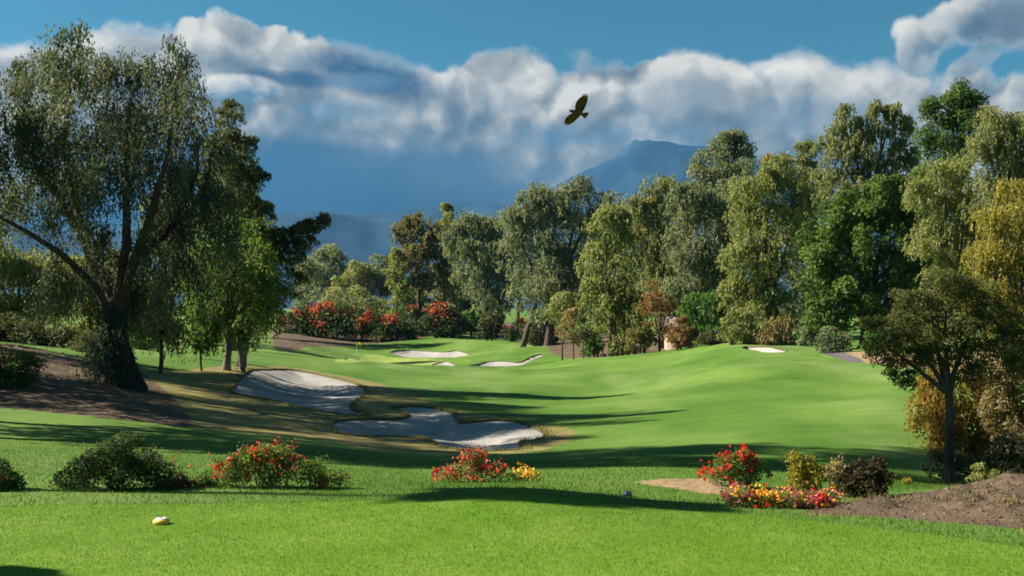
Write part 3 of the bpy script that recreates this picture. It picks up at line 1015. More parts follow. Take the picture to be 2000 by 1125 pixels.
def wiggle(a, b, n, amp, rng, sag=0.0):
    a, b = np.array(a, float), np.array(b, float)
    t = np.linspace(0, 1, n)[:, None]
    p = a * (1 - t) + b * t
    w = rng.normal(size=(n, 3)) * amp
    w[0] = 0
    p = p + np.cumsum(w, 0) * 0.5 * np.array([1, 1, .4])
    p[:, 2] += sag * (t[:, 0] * (1 - t[:, 0])) * 4
    return p


_seed = [100]


def tree(label, Y, base, lobes, pal='olive', style='weep', trunk=0.25, cover=1.0, lpx=3.4, wl=0.42, puff=0.2, strand=0.9, name='tree', cat='tree',
         group=None, bark=None, extra_trunks=(), limbs=9, fork_row=None, rough=3, tint=None, spread=.35, inner=.2, depth=0.85, crown_name='crown', flat=.85, lim=46000):
    """lobes are (px, row, half width, half height[, nearer by m]) of the crown's masses as they stand at distance Y"""
    _seed[0] += 7
    seed = _seed[0]
    rng = np.random.default_rng(seed)
    bx = (base - 1000) / F * Y
    bz = gz(bx, Y)
    root = empty(name, (bx, Y, bz - 0.02), label, cat, group)
    k = Y / F
    L, apx = [], 0.0
    for lo in lobes:
        cx, cy, rx, ry = lo[:4]
        off = lo[4] if len(lo) > 4 else rng.normal(0, .25) * rx * k
        yy = Y + off
        c = at(cx, cy, yy)
        kk = yy / F
        L.append((c.x, c.y, c.z, rx * kk, rx * kk * depth, ry * kk))
        apx += math.pi * rx * ry * .262            # pixels of the 1024-wide picture
    if rough:
        for l in list(L):
            for q in range(rough):
                u = rng.uniform(-.85, .85)
                v = math.sqrt(1 - u * u) * rng.uniform(.65, .98)
                if rng.random() < .25:
                    v = -v * .8
                f1, f2 = rng.uniform(.16, .34), rng.uniform(.18, .38)
                L.append((l[0] + u * l[3], l[1] + rng.normal(0, .5) * l[4], l[2] + v * l[5], l[3] * f1, l[3] * f1, l[5] * f2))
    ln = max(lpx * Y / 973.0, 0.045)
    wd = ln * wl
    apix = (ln * 973 / Y) ** 2 * wl / 2
    n = int(min(lim, max(250, 4.6 * (cover if cover < 1.8 else cover / 2.4) * apx / apix)))
    width = np.mean([l[3] for l in L[:len(lobes)]])
    foliage(crown_name, L, root, LM[pal] if isinstance(pal, str) else pal, seed + 1, n, ln, wd, max(puff * width * 2, ln * 1.3), style, strand, inner, spread, tint, flat, bz + trunk * 2.5)
    # trunk with its limbs in one mesh
    order = sorted(L, key=lambda l: l[2])
    cc = np.mean([l[:3] for l in L], 0)
    lowest = min(l[2] - l[5] for l in L)
    fork = np.array([bx * .6 + cc[0] * .4, Y * .6 + cc[1] * .4, max(bz + .5, lowest * .7 + cc[2] * .3)])
    if fork_row:
        fork = np.array(at(bx / Y * F + 1000 - 4, fork_row, Y))
    lines = []
    p = wiggle((bx, Y, bz - .15), fork, 7, 0.02 * (fork[2] - bz), rng)
    r = trunk * np.array([1.35, 1.05, .95, .9, .85, .8, .72])
    lines.append((p, r))
    for l in (L[:min(len(lobes), limbs)] if limbs else []):
        e = (l[0], l[1], l[2] + 0.55 * l[5])
        st = p[-1]
        d = wiggle(st, e, 6, 0.03 * np.linalg.norm(np.array(e) - st), rng)
        lines.append((d, trunk * .62 * np.array([1, .8, .62, .45, .3, .1])))
    for ex in extra_trunks:
        x2 = (ex - 1000) / F * Y
        q = wiggle((x2, Y + .4, gz(x2, Y + .4) - .1), fork + np.array([(x2 - bx) * .5, .4, 0]), 6, .03 * (fork[2] - bz), rng)
        lines.append((q, trunk * .7 * np.array([1.2, 1, .9, .85, .75, .6])))
    tubes('trunk', lines, bark or M_BARK, root, 8)
    return root


def shrub(label, Y, lobes, pal='green', blossom=None, bl_n=0, bl_top=0.6, name='shrub', cat='shrub', group=None, cover=2.4, lpx=3.0, wl=.5, style='puff', puff=.24, stems=6,
          base=None, sprays=0, bl_px=3.2, tint=None, inner=.2, lim=16000, bl_side=0.0, air=False, bl_cl=9):
    _seed[0] += 7
    seed = _seed[0]
    rng = np.random.default_rng(seed)
    bpx = base if base is not None else np.mean([l[0] for l in lobes])
    bx = (bpx - 1000) / F * Y
    bz = gz(bx, Y)
    root = empty(name, (bx, Y, bz - .02), label, cat, group)
    L, apx = [], 0
    for lo in lobes:
        cx, cy, rx, ry = lo[:4]
        yy = Y + (lo[4] if len(lo) > 4 else 0)
        c = at(cx, cy, yy)
        kk = yy / F
        top, gl = c.z + ry * kk, gz(c.x, c.y)
        if c.z - ry * kk > gl - .5 * ry * kk and not air:
            c.z = (top + gl) / 2; ry = max((top - gl) / 2 / kk, 2)
        L.append((c.x, c.y, c.z, rx * kk, rx * kk * .8, ry * kk)); apx += math.pi * rx * ry * .262
    ln = max(lpx * Y / 973., .035); wd = ln * wl
    apix = (ln * 973 / Y) ** 2 * wl / 2
    n = int(min(lim * 1.6, max(200, 1.6 * cover * apx / apix)))
    width = np.mean([l[3] for l in L])
    foliage('foliage', L, root, LM[pal], seed + 1, n, ln, wd, max(puff * width * 2, ln * 1.3), style, .5, inner, .35, tint, .85, bz + .01, True)
    LA = np.array(L)
    lines, tips = [], []
    for s in range(stems):
        l = L[rng.integers(len(L))]
        e = np.array(l[:3]) + rng.normal(size=3) * np.array(l[3:]) * .45
        e[2] = max(e[2], bz + .1)
        x0 = l[0] * .6 + bx * .4 + rng.normal(0, .05 * width); 
        lines.append((wiggle((x0, Y + rng.normal(0, .05 * width), gz(x0, Y) - .05), e, 5, .04 * width, rng), ln * np.array([.28, .24, .2, .14, .06])))
    for s in range(sprays):
        l = L[rng.integers(len(L))]
        a = rng.random() * 2 * math.pi; up = .25 + .9 * rng.random()
        d = np.array([math.cos(a), math.sin(a) * .8, up]); d /= np.linalg.norm(d)
        st = np.array(l[:3]) + d * np.array(l[3:]) * .6
        e = np.array(l[:3]) + d * np.array(l[3:]) * (1.15 + .5 * rng.random() ** 2)
        q = wiggle(st, e, 5, .03 * width, rng, .04 * width)
        lines.append((q, ln * np.array([.12, .1, .09, .07, .04])))
        tips.append(q)
    st_ = tubes('stems', lines, M_BARK, root, 5)
    st_['kind'] = 'stuff'
    if tips:
        # leaves along the long loose sprays
        P = np.concatenate([np.repeat(q, 7, 0) for q in tips]); P = P + rng.normal(size=P.shape) * ln * .9
        m_ = len(P)
        V = leaf_quads(P, rng.normal(size=(m_, 3)), rng.normal(size=(m_, 3)), ln * (.7 + .5 * rng.random(m_)), wd * (.8 + .4 * rng.random(m_)))
        sp_ = new_mesh('spray', V, np.arange(4 * m_), 4, LM[pal], root, attrs={'leaf': ('FACE', rng.random(m_))})
        sp_['kind'] = 'stuff'
    if blossom:
        for pal_b, frac in (blossom if isinstance(blossom, list) else [(blossom, 1.0)]):
            nb = int(bl_n * frac)
            nc = max(4, nb // bl_cl)
            li = rng.choice(len(L), nc, p=(LA[:, 3] * LA[:, 5]) / (LA[:, 3] * LA[:, 5]).sum())
            d = unit(rng.normal(size=(nc, 3)) + np.array([bl_side, -.35, bl_top]))
            c = LA[li, :3] + d * LA[li, 3:6] * (1.08 + .1 * rng.normal(size=(nc, 1)))
            if tips:
                tp = np.array([q[-1] for q in tips]); k_ = rng.random(nc) < .4
                c[k_] = tp[rng.integers(0, len(tp), k_.sum())]
            bl = bl_px * Y / 973.
            ci = rng.integers(0, nc, nb)
            P = c[ci] + rng.normal(size=(nb, 3)) * bl * .9
            V = leaf_quads(P, rng.normal(size=(nb, 3)), unit(rng.normal(size=(nb, 3)) + np.array([-.3, -.8, .5])), bl * (.7 + .6 * rng.random(nb)), bl * .8 * (.7 + .6 * rng.random(nb)))
            new_mesh('blossoms', V, np.arange(4 * nb), 4, LM[pal_b], root, attrs={'leaf': ('FACE', rng.random(nb))})
    return root


# ------------------------------------------------------------------ the trees
def pepper_tree():
    Y = 45.0
    bx = (248 - 1000) / F * Y
    bz = gz(bx, Y)
    root = empty('pepper_tree', (bx, Y, bz - .02), 'huge dark weeping tree with thick leafy trunk on the bare bank', 'tree')
    rng = np.random.default_rng(5)
    W3 = lambda px, row, dy=0.0: np.array(at(px, row, Y + dy))
    fork = W3(225, 600)
    base = np.array((bx, Y, bz - .2))
    tr = np.stack([base, base * .72 + fork * .28, base * .4 + fork * .6, fork])
    tr[1] = W3(238, 715); tr[2] = W3(222, 655)
    tubes('trunk', [(tr, [.80, .52, .42, .38])], M_BARK, root, 14)
    limbs = [
        [(222, 640, 0), (190, 560, -.6), (120, 490, -1.5), (50, 440, -2.4), (-40, 390, -3)],
        [(225, 620, 0), (200, 520, .8), (150, 400, 1.5), (130, 280, 1.8), (140, 120, 2)],
        [(226, 610, 0), (240, 480, -1), (235, 330, -1.4), (250, 190, -1.6)],
        [(230, 625, 0), (262, 530, .5), (310, 470, 1), (370, 425, 1.4), (402, 370, 1.8), (410, 300, 2)],
        [(228, 615, 0), (275, 480, -1.5), (320, 340, -2), (345, 190, -2)],
        [(222, 620, 0), (170, 470, 2.2), (80, 330, 2.6), (60, 200, 2.8)],
        [(310, 470, 1), (360, 400, -.4), (390, 330, -1), (385, 250, -1)],
    ]
    for i, l in enumerate(limbs):
        p = np.array([W3(*q) for q in l])
        t = np.linspace(0, 1, 4 * len(p)); k = np.linspace(0, 1, len(p))
        q = np.stack([np.interp(t, k, p[:, j]) for j in range(3)], 1)
        q = q + np.cumsum(rng.normal(0, .04, q.shape), 0) * np.array([1, 1, .3]); q[0] = p[0]
        r0 = (.17 if i == 0 else .23) if i < 6 else .12
        tubes('limb', [(q, r0 * (1 - t) ** .8 + .035)], M_BARK, root, 8)
    lob = [(145, 95, 48, 55), (110, 140, 55, 55), (60, 170, 55, 60), (5, 190, 60, 70), (180, 150, 60, 60), (235, 165, 55, 65), (290, 170, 50, 60), (343, 135, 36, 60), (370, 205, 40, 60),
           (335, 240, 60, 60), (265, 260, 70, 65), (180, 250, 75, 70), (90, 270, 80, 70), (0, 290, 80, 80), (400, 290, 40, 65), (-70, 330, 80, 90),
           (380, 380, 55, 70), (300, 360, 70, 70), (210, 370, 70, 70), (110, 390, 80, 70), (20, 400, 70, 60), (-80, 420, 60, 60),
           (330, 460, 60, 60), (250, 480, 55, 60), (165, 470, 50, 50), (400, 450, 45, 50), (230, 560, 30, 50), (300, 540, 30, 50)]
    L = []
    for cx, cy, rx, ry in lob:
        dy = rng.normal(0, 2.2)
        c = at(cx, cy, Y + dy); kk = (Y + dy) / F
        L.append((c.x, c.y, c.z, rx * kk, rx * kk * 1.1, ry * kk))
    foliage('crown', L, root, LM['pepper'], 77, 96000, .185, .062, .62, 'weep', 1.7, .03, .28, disc_k=.40)
    # long hanging curtains
    L2 = []
    for cx, cy, rx, ry in [(110, 545, 30, 30), (205, 650, 18, 30), (195, 700, 14, 20), (275, 600, 30, 40), (345, 520, 30, 40), (420, 400, 30, 50)]:
        dy = rng.normal(-.5, 1.2)
        c = at(cx, cy, Y + dy); kk = (Y + dy) / F
        L2.append((c.x, c.y, c.z, rx * kk, rx * kk, ry * kk))
    foliage('curtain', L2, root, LM['pepper'], 78, 11000, .19, .062, .45, 'weep', 2.2, .02, .5)
    # shoots and creeper on the trunk itself
    n = 9000
    t = rng.random(n) ** 1.2; a = rng.random(n) * 6.283
    c = np.stack([np.interp(t * 3, [0, 1, 2, 3], tr[:, j]) for j in range(3)], 1)
    rr = np.interp(t * 3, [0, 1, 2, 3], [.78, .54, .44, .40]) * (1 + .25 * rng.random(n))
    P = c + np.stack([np.cos(a) * rr, np.sin(a) * rr, np.zeros(n)], 1)
    nr = np.stack([np.cos(a), np.sin(a), np.full(n, .3)], 1) + rng.normal(size=(n, 3)) * .5
    V = leaf_quads(P, np.array([0, 0, -1.]) + rng.normal(size=(n, 3)) * .35, nr, .2 * (.7 + .6 * rng.random(n)), .08 * (.7 + .6 * rng.random(n)))
    new_mesh('trunk_foliage', V, np.arange(4 * n), 4, LM['pepper'], root, attrs={'leaf': ('FACE', rng.random(n) * .7)})


pepper_tree()

G_R = 'tall trees lining the right of the fairway'
G_L = 'trees behind the weeping tree'
G_F = 'round trees at the far end of the valley'

# left side
tree('ragged dark cypress like tree with one long bough reaching over the blue hills', 64, 470,
     [(450, 250, 22, 45), (440, 310, 42, 50), (455, 370, 50, 55), (470, 430, 52, 50), (490, 490, 55, 50), (500, 560, 50, 60), (510, 630, 42, 55),
      (480, 285, 16, 14), (492, 345, 22, 12), (505, 350, 12, 10), (505, 415, 26, 14), (548, 470, 32, 20), (585, 462, 26, 16), (608, 448, 18, 11), (628, 434, 10, 9), (560, 510, 30, 24), (570, 560, 22, 28), (585, 485, 20, 10)],
     'conifer', 'needle', .3, cover=2.6, puff=.17, name='conifer', group=G_L, lim=50000, depth=1.5)
tree('bright green leafy tree with a pale trunk beside the upper bunker', 60, 443,
     [(470, 470, 50, 55), (440, 510, 55, 55), (490, 540, 52, 55), (420, 575, 58, 50), (495, 610, 50, 55), (400, 620, 50, 45), (460, 640, 55, 40), (450, 560, 60, 60), (515, 590, 30, 60)],
     'fresh', 'weep', .24, cover=2.4, lpx=3.0, strand=.55, bark=M_BARKG, group=G_L, extra_trunks=(472,), name='leafy_tree', depth=1.5, lim=36000)
tree('slim young yellow green tree with thin red brown trunk next to the weeping tree', 57, 316,
     [(318, 570, 30, 35), (305, 610, 35, 35), (335, 625, 30, 40), (300, 650, 26, 30), (330, 660, 25, 25)], 'yellowgreen', 'weep', .13, strand=.7, group=G_L, name='young_tree')
tree('little weeping sapling between the young tree and the bright green tree', 59, 394,
     [(394, 630, 24, 26), (388, 660, 24, 24), (402, 668, 18, 18)], 'green', 'weep', .07, strand=.6, group=G_L, name='sapling')
tree('olive tree with drooping boughs on the skyline of the bare bank', 72, 40,
     [(30, 540, 60, 45), (90, 560, 55, 45), (-40, 560, 60, 55), (60, 610, 60, 35), (130, 590, 45, 40), (0, 620, 50, 40), (-60, 480, 70, 60)], 'olive', 'weep', .25, strand=1.3, group=G_L, name='olive_tree')
tree('lighter olive tree half hidden by the trunk of the weeping tree', 76, 175,
     [(170, 550, 50, 50), (215, 590, 45, 45), (160, 610, 45, 40), (255, 560, 35, 60), (250, 640, 34, 40), (190, 650, 40, 30)], 'olive', 'weep', .22, strand=1.2, group=G_L, name='olive_tree')
for i, (px, row, rx, ry, yy, lb) in enumerate([
        (20, 655, 60, 32, 66, 'dark understory bush at the left end of the bank top'), (110, 662, 50, 28, 67, 'dark understory bush on the bank top under the olive tree'),
        (175, 680, 36, 24, 64, 'small dark bush between the olive trees and the trunk'), (-60, 640, 60, 45, 66, 'dark bush beyond the left edge of the bank'),
        (275, 670, 34, 40, 88, 'green bush behind the slim young tree')]):
    shrub(lb, yy, [(px, row, rx, ry), (px + rx * .5, row + ry * .3, rx * .6, ry * .7), (px - rx * .5, row + ry * .3, rx * .6, ry * .7)], 'dark' if i < 4 else 'green', group='understory bushes on the left bank', cat='bush', name='bush')
shrub('dim bougainvillea with a few dull red sprays on the bare bank', 39, [(25, 715, 38, 26), (-15, 720, 45, 32), (50, 725, 24, 20), (15, 738, 50, 18)], 'deep', 'brick', 160, cat='bush', name='bougainvillea', sprays=8)

# far end
tree('largest round grey green tree at the far end below the hills', 255, 640, [(640, 530, 42, 38), (610, 555, 28, 34), (668, 548, 26, 36), (636, 575, 46, 28)], 'greygreen', 'puff', .5, group=G_F, lpx=2.8, name='round_tree')
tree('small round green tree beside the largest round tree', 248, 692, [(692, 538, 24, 22), (680, 560, 24, 24), (708, 560, 22, 26)], 'olive', 'puff', .35, group=G_F, lpx=2.8, name='round_tree')
tree('grey green tree in the gap next to the tall brownish tree', 252, 740, [(742, 530, 26, 30), (735, 565, 28, 28), (760, 548, 22, 34)], 'greygreen', 'puff', .4, group=G_F, lpx=2.8, name='round_tree')
tree('pale round tree at the left end of the far row', 258, 598, [(598, 572, 20, 22), (590, 592, 22, 18)], 'greygreen', 'puff', .3, group=G_F, lpx=2.8, name='round_tree')
for px, lob, pal, yy, lb in [
        (690, [(690, 590, 60, 26), (650, 600, 36, 22), (735, 598, 36, 24), (700, 606, 62, 18)], 'olive', 222, 'wide flat topped olive bush above the red hedges'),
        (800, [(800, 574, 34, 28), (785, 592, 24, 20), (818, 590, 24, 22)], 'green', 214, 'round clipped green bush left of its twin above the red hedge'),
        (872, [(860, 572, 26, 26), (895, 580, 40, 30), (880, 598, 46, 20), (915, 600, 28, 22)], 'greygreen', 212, 'broad clipped green bush with one lit rounded shoulder'),
        (930, [(915, 615, 14, 14), (930, 625, 22, 18), (945, 630, 14, 14)], 'green', 196, 'pale green bush alone on the far dirt slope')]:
    shrub(lb, yy, lob, pal, cat='bush', name='bush', group='clipped bushes above the red hedges', lpx=2.8)
for px, lob, n, yy, lb in [
        (590, [(585, 638, 34, 26), (560, 645, 24, 20), (610, 632, 30, 24)], 260, 198, 'left end of the far bougainvillea hedges in deep shade'),
        (650, [(640, 625, 34, 24), (665, 640, 38, 24), (630, 648, 40, 18)], 420, 196, 'far bougainvillea hedge with the tallest fiery red top'),
        (755, [(730, 640, 36, 22), (770, 645, 36, 20), (710, 650, 30, 18), (790, 655, 20, 14)], 380, 193, 'low far bougainvillea hedge with a broken red crest'),
        (815, [(800, 620, 26, 16), (830, 632, 30, 18)], 150, 203, 'small dull red bougainvillea behind the hedges'),
        (866, [(866, 628, 34, 24), (845, 640, 24, 18), (888, 640, 22, 18)], 260, 194, 'rounded dark bougainvillea with red crown right of the hedges'),
        (1012, [(1012, 640, 18, 11), (1000, 645, 12, 8)], 60, 178, 'small orange tinged bougainvillea alone under the tall far trees')]:
    shrub(lb, yy, lob, 'dusky', 'brick', int(n * 1.5), 3.4, bl_cl=22, cat='hedge', name='bougainvillea', group='bougainvilleas behind the far green', lpx=2.8, bl_px=2.8, bl_side=-.5)

# tall trees, from the far end to the near right
tree('tall brownish green tree at the left end of the tall row', 205, 822, [(820, 465, 36, 42), (795, 480, 26, 45), (848, 490, 28, 48), (820, 520, 44, 45), (800, 455, 22, 26), (835, 548, 36, 30)], 'brownish', 'weep', .5, strand=1.20, group=G_R, lpx=3.0, name='tall_tree')
tree('narrow yellow green tree clinging to the left of the brownish tree', 200, 775, [(778, 515, 16, 28), (772, 550, 18, 30), (785, 580, 18, 24)], 'yellowgreen', 'puff', .22, group=G_R, lpx=2.8, name='narrow_tree')
tree('thin yellow green spire standing between two tall far trees', 207, 872, [(873, 420, 9, 18), (872, 450, 16, 24), (868, 490, 20, 32), (876, 540, 22, 36)], 'yellowgreen', 'puff', .25, group=G_R, lpx=2.8, name='narrow_tree')
tree('broad grey green tree with drooping skirts above the clipped bushes', 190, 950, [(930, 455, 38, 38), (965, 465, 34, 42), (905, 480, 32, 45), (945, 510, 50, 50), (985, 520, 28, 60), (940, 560, 48, 45), (970, 600, 34, 34)], 'greygreen', 'weep', .5, strand=1.32, group=G_R, lpx=3.0, name='tall_tree')
tree('giant grey green tree with the highest crown of the far row', 158, 1070,
     [(1080, 405, 48, 40), (1045, 400, 30, 32), (1130, 400, 34, 40), (1165, 410, 28, 36), (1060, 460, 60, 55), (1130, 470, 52, 60), (1020, 500, 42, 60), (1080, 540, 62, 60), (1140, 550, 40, 55), (1035, 570, 42, 55), (1085, 600, 50, 40), (1020, 440, 30, 40)],
     'greygreen', 'weep', .7, strand=1.32, group=G_R, lpx=2.9, extra_trunks=(1050, 1020), name='tall_tree')
tree('yellow tinged tree with bare trunks standing over the lawn edge', 120, 1192,
     [(1185, 450, 34, 42), (1170, 520, 38, 50), (1215, 500, 36, 55), (1165, 590, 34, 50), (1210, 580, 38, 55), (1235, 620, 28, 42), (1185, 630, 40, 35), (1200, 440, 30, 35)],
     'yellowgreen', 'weep', .3, strand=0.90, group=G_R, lpx=2.9, extra_trunks=(1206,), name='tall_tree')
tree('dark olive tree with arching boughs behind the rusty autumn tree', 128, 1290,
     [(1265, 430, 44, 48), (1310, 420, 42, 48), (1285, 375, 26, 24), (1250, 490, 40, 50), (1300, 500, 48, 50), (1270, 560, 48, 45), (1315, 570, 36, 45), (1240, 420, 28, 34)],
     'olive', 'weep', .42, strand=0.96, group=G_R, lpx=2.9, name='tall_tree')
tree('dense olive tree whose rounded top joins the dark tree behind', 116, 1370,
     [(1345, 395, 40, 36), (1375, 430, 46, 50), (1335, 450, 40, 50), (1390, 500, 46, 60), (1350, 530, 42, 55), (1400, 570, 40, 50), (1430, 540, 30, 60)],
     'greygreen', 'weep', .45, strand=0.96, group=G_R, lpx=2.9, name='tall_tree')
tree('tall dark tree whose domed top stands highest in the middle of the row', 142, 1425,
     [(1425, 305, 32, 30), (1395, 330, 34, 32), (1455, 320, 28, 34), (1425, 365, 58, 42), (1380, 360, 26, 26), (1440, 420, 50, 50), (1438, 282, 12, 14), (1418, 286, 10, 12)],
     'greygreen', 'puff', .5, group=G_R, lpx=2.9, puff=.26, name='tall_tree')
tree('big yellow green tree left of the ivy clad tree', 104, 1500,
     [(1480, 385, 46, 40), (1525, 370, 42, 44), (1450, 425, 34, 48), (1500, 450, 58, 55), (1560, 430, 36, 60), (1470, 520, 48, 55), (1530, 530, 52, 60), (1490, 600, 52, 50), (1550, 610, 40, 50), (1450, 590, 36, 45), (1515, 340, 26, 28)],
     'yellowgreen', 'weep', .42, cover=2.4, strand=0.90, group=G_R, lpx=3.0, extra_trunks=(1530,), name='tall_tree')
tree('thin dark tree with two wispy tops behind the yellow green tree', 118, 1572, [(1567, 305, 12, 20), (1582, 300, 11, 18), (1575, 345, 24, 34), (1585, 400, 30, 50), (1560, 460, 30, 50)], 'olive', 'puff', .2, group=G_R, lpx=3.0, name='thin_tree')
tree('slim tree with a small rounded russet top in the gap beside the dark domed tree', 112, 1512, [(1500, 325, 12, 14), (1535, 322, 11, 16), (1515, 350, 22, 20)], 'autumn', 'puff', .16, group=G_R, lpx=3.0, name='thin_tree')
tree('row top of many narrow spires behind the ivy clad tree', 100, 1690,
     [(1645, 240, 14, 30), (1672, 270, 16, 40), (1706, 235, 13, 36), (1732, 240, 12, 32), (1745, 240, 10, 32), (1768, 265, 15, 36), (1620, 300, 24, 40), (1655, 320, 34, 50), (1700, 310, 36, 55), (1750, 315, 34, 55), (1625, 370, 34, 50), (1680, 400, 50, 50), (1745, 400, 46, 60), (1780, 340, 22, 50)],
     'olive', 'weep', .4, strand=0.72, group=G_R, lpx=2.9, cover=2.5, puff=.22, extra_trunks=(1650, 1740), name='poplar_clump')
tree('dense deep green ivy clad tree like a broad column', 80, 1690,
     [(1690, 400, 52, 36), (1745, 400, 48, 38), (1640, 430, 44, 40), (1615, 480, 46, 50), (1690, 470, 70, 60), (1765, 470, 48, 60), (1600, 560, 40, 60), (1660, 560, 62, 65), (1740, 560, 62, 65), (1790, 510, 32, 60), (1630, 630, 48, 50), (1710, 630, 62, 55), (1780, 600, 36, 50)],
     'ivy', 'puff', .55, cover=3.6, lpx=3.5, wl=.6, puff=.17, rough=1, group=G_R, inner=.2, name='ivy_clad_tree', lim=46000)
tree('dark green tree with knobbly top behind the right hand olive trees', 74, 1865,
     [(1880, 195, 24, 22), (1855, 225, 34, 28), (1905, 220, 28, 28), (1830, 260, 30, 34), (1880, 270, 50, 42), (1925, 270, 26, 40), (1845, 320, 44, 45), (1815, 250, 12, 40), (1825, 380, 40, 50)],
     'deep', 'puff', .35, group=G_R, lpx=3.0, puff=.25, name='tall_tree')
tree('hazy olive tree leaning in at the right edge', 66, 1960,
     [(1955, 240, 28, 34), (1985, 270, 40, 45), (1930, 310, 44, 45), (1985, 340, 50, 55), (1935, 390, 44, 45), (2040, 300, 50, 70), (2000, 430, 50, 50), (2060, 400, 50, 70)],
     'olive', 'weep', .32, strand=0.66, group=G_R, lpx=3.0, name='tall_tree')
tree('yellowish green tree filling the space right of the ivy clad tree', 70, 1855,
     [(1850, 360, 44, 45), (1810, 400, 34, 45), (1880, 430, 48, 50), (1830, 470, 46, 50), (1880, 520, 50, 45), (1900, 470, 40, 50), (1840, 560, 44, 50), (1900, 600, 50, 50)],
     'yellowgreen', 'weep', .3, strand=0.60, group=G_R, lpx=3.0, name='tall_tree')
tree('golden yellow tree at the right edge', 52, 1985,
     [(1985, 400, 34, 45), (1955, 450, 38, 45), (2010, 460, 50, 60), (1935, 520, 40, 45), (1985, 540, 50, 50), (1935, 590, 44, 45), (2050, 520, 50, 70), (1990, 620, 50, 50), (2050, 640, 50, 60)],
     'golden', 'weep', .28, strand=.8, group=G_R, lpx=3.0, name='tall_tree')

for px, Y, lob, pal, lb in [
        (905, 225, [(900, 520, 40, 60), (935, 560, 46, 60), (880, 590, 40, 40)], 'olive', 'dim olive second rank tree filling the gap left of the broad grey green tree'),
        (1010, 205, [(1005, 500, 36, 60), (1010, 570, 44, 60)], 'greygreen', 'dim grey green second rank tree filling the gap left of the giant tree'),
        (1160, 175, [(1165, 480, 40, 60), (1160, 560, 50, 70), (1190, 620, 50, 50)], 'greygreen', 'dim grey green second rank tree between the giant tree and the yellow tinged one'),
        (1250, 160, [(1240, 500, 44, 70), (1250, 590, 54, 60), (1225, 620, 44, 40)], 'olive', 'dim olive tree behind the yellow tinged tree, in the second rank'),
        (1330, 155, [(1320, 450, 44, 60), (1330, 540, 54, 70), (1345, 620, 60, 50)], 'olive', 'dim olive tree behind the dense rounded tree, in the second rank'),
        (1440, 150, [(1440, 470, 50, 70), (1450, 560, 56, 70), (1430, 630, 60, 40)], 'greygreen', 'dim grey green second rank tree behind the big yellow green tree'),
        (1580, 135, [(1590, 420, 44, 60), (1570, 510, 50, 70), (1580, 600, 60, 60)], 'olive', 'dim olive tree behind the thin wispy one, in the second rank'),
        (1800, 110, [(1800, 400, 44, 60), (1810, 480, 50, 70), (1800, 580, 60, 70)], 'olive', 'dim olive tree behind the ivy clad one, in the second rank'),
        (1960, 90, [(1940, 420, 50, 70), (1980, 520, 60, 80), (1930, 600, 60, 60)], 'olive', 'dim olive tree behind the golden one, in the second rank')]:
    tree(lb, Y, px, lob, pal, 'weep', .35, cover=.6, strand=1.0, group='second rank of trees behind the tall row', lpx=3.6, name='tall_tree')

# smaller trees and bushes at the foot of the row
tree('rusty half bare autumn tree in front of the dark olive tree', 110, 1288,
     [(1275, 570, 16, 20), (1288, 598, 26, 24), (1262, 608, 18, 16), (1300, 625, 22, 22), (1268, 650, 14, 16), (1300, 655, 16, 14)], 'autumn', 'puff', .16, cover=.5, lpx=3.0, group='small trees at the foot of the tall row', name='autumn_tree')
tree('fluffy tan autumn sapling with dark stem on the far lawn', 114, 1120, [(1118, 630, 18, 22), (1112, 655, 22, 20), (1124, 668, 18, 14)], 'tan', 'puff', .09, cover=.8, lpx=2.8, group='small trees at the foot of the tall row', name='sapling')
tree('dark sapling close to the fluffy tan one', 112, 1139, [(1139, 640, 13, 20), (1142, 662, 15, 16)], 'dark', 'puff', .09, lpx=2.8, cover=1.8, group='small trees at the foot of the tall row', name='sapling')
tree('bushy green tree right of the small beige house', 106, 1382, [(1375, 595, 32, 28), (1352, 625, 24, 30), (1400, 630, 30, 32), (1375, 655, 34, 22)], 'green', 'weep', .18, strand=1.0, group='small trees at the foot of the tall row', lpx=3.0, name='small_tree')
tree('yellowish young tree in front of the giant grey green tree', 128, 1098, [(1098, 600, 26, 22), (1085, 620, 24, 18), (1112, 615, 22, 20)], 'yellowgreen', 'puff', .12, lpx=2.8, cover=1.8, group='small trees at the foot of the tall row', name='young_tree')
G_S = 'scrub at the foot of the tall trees'
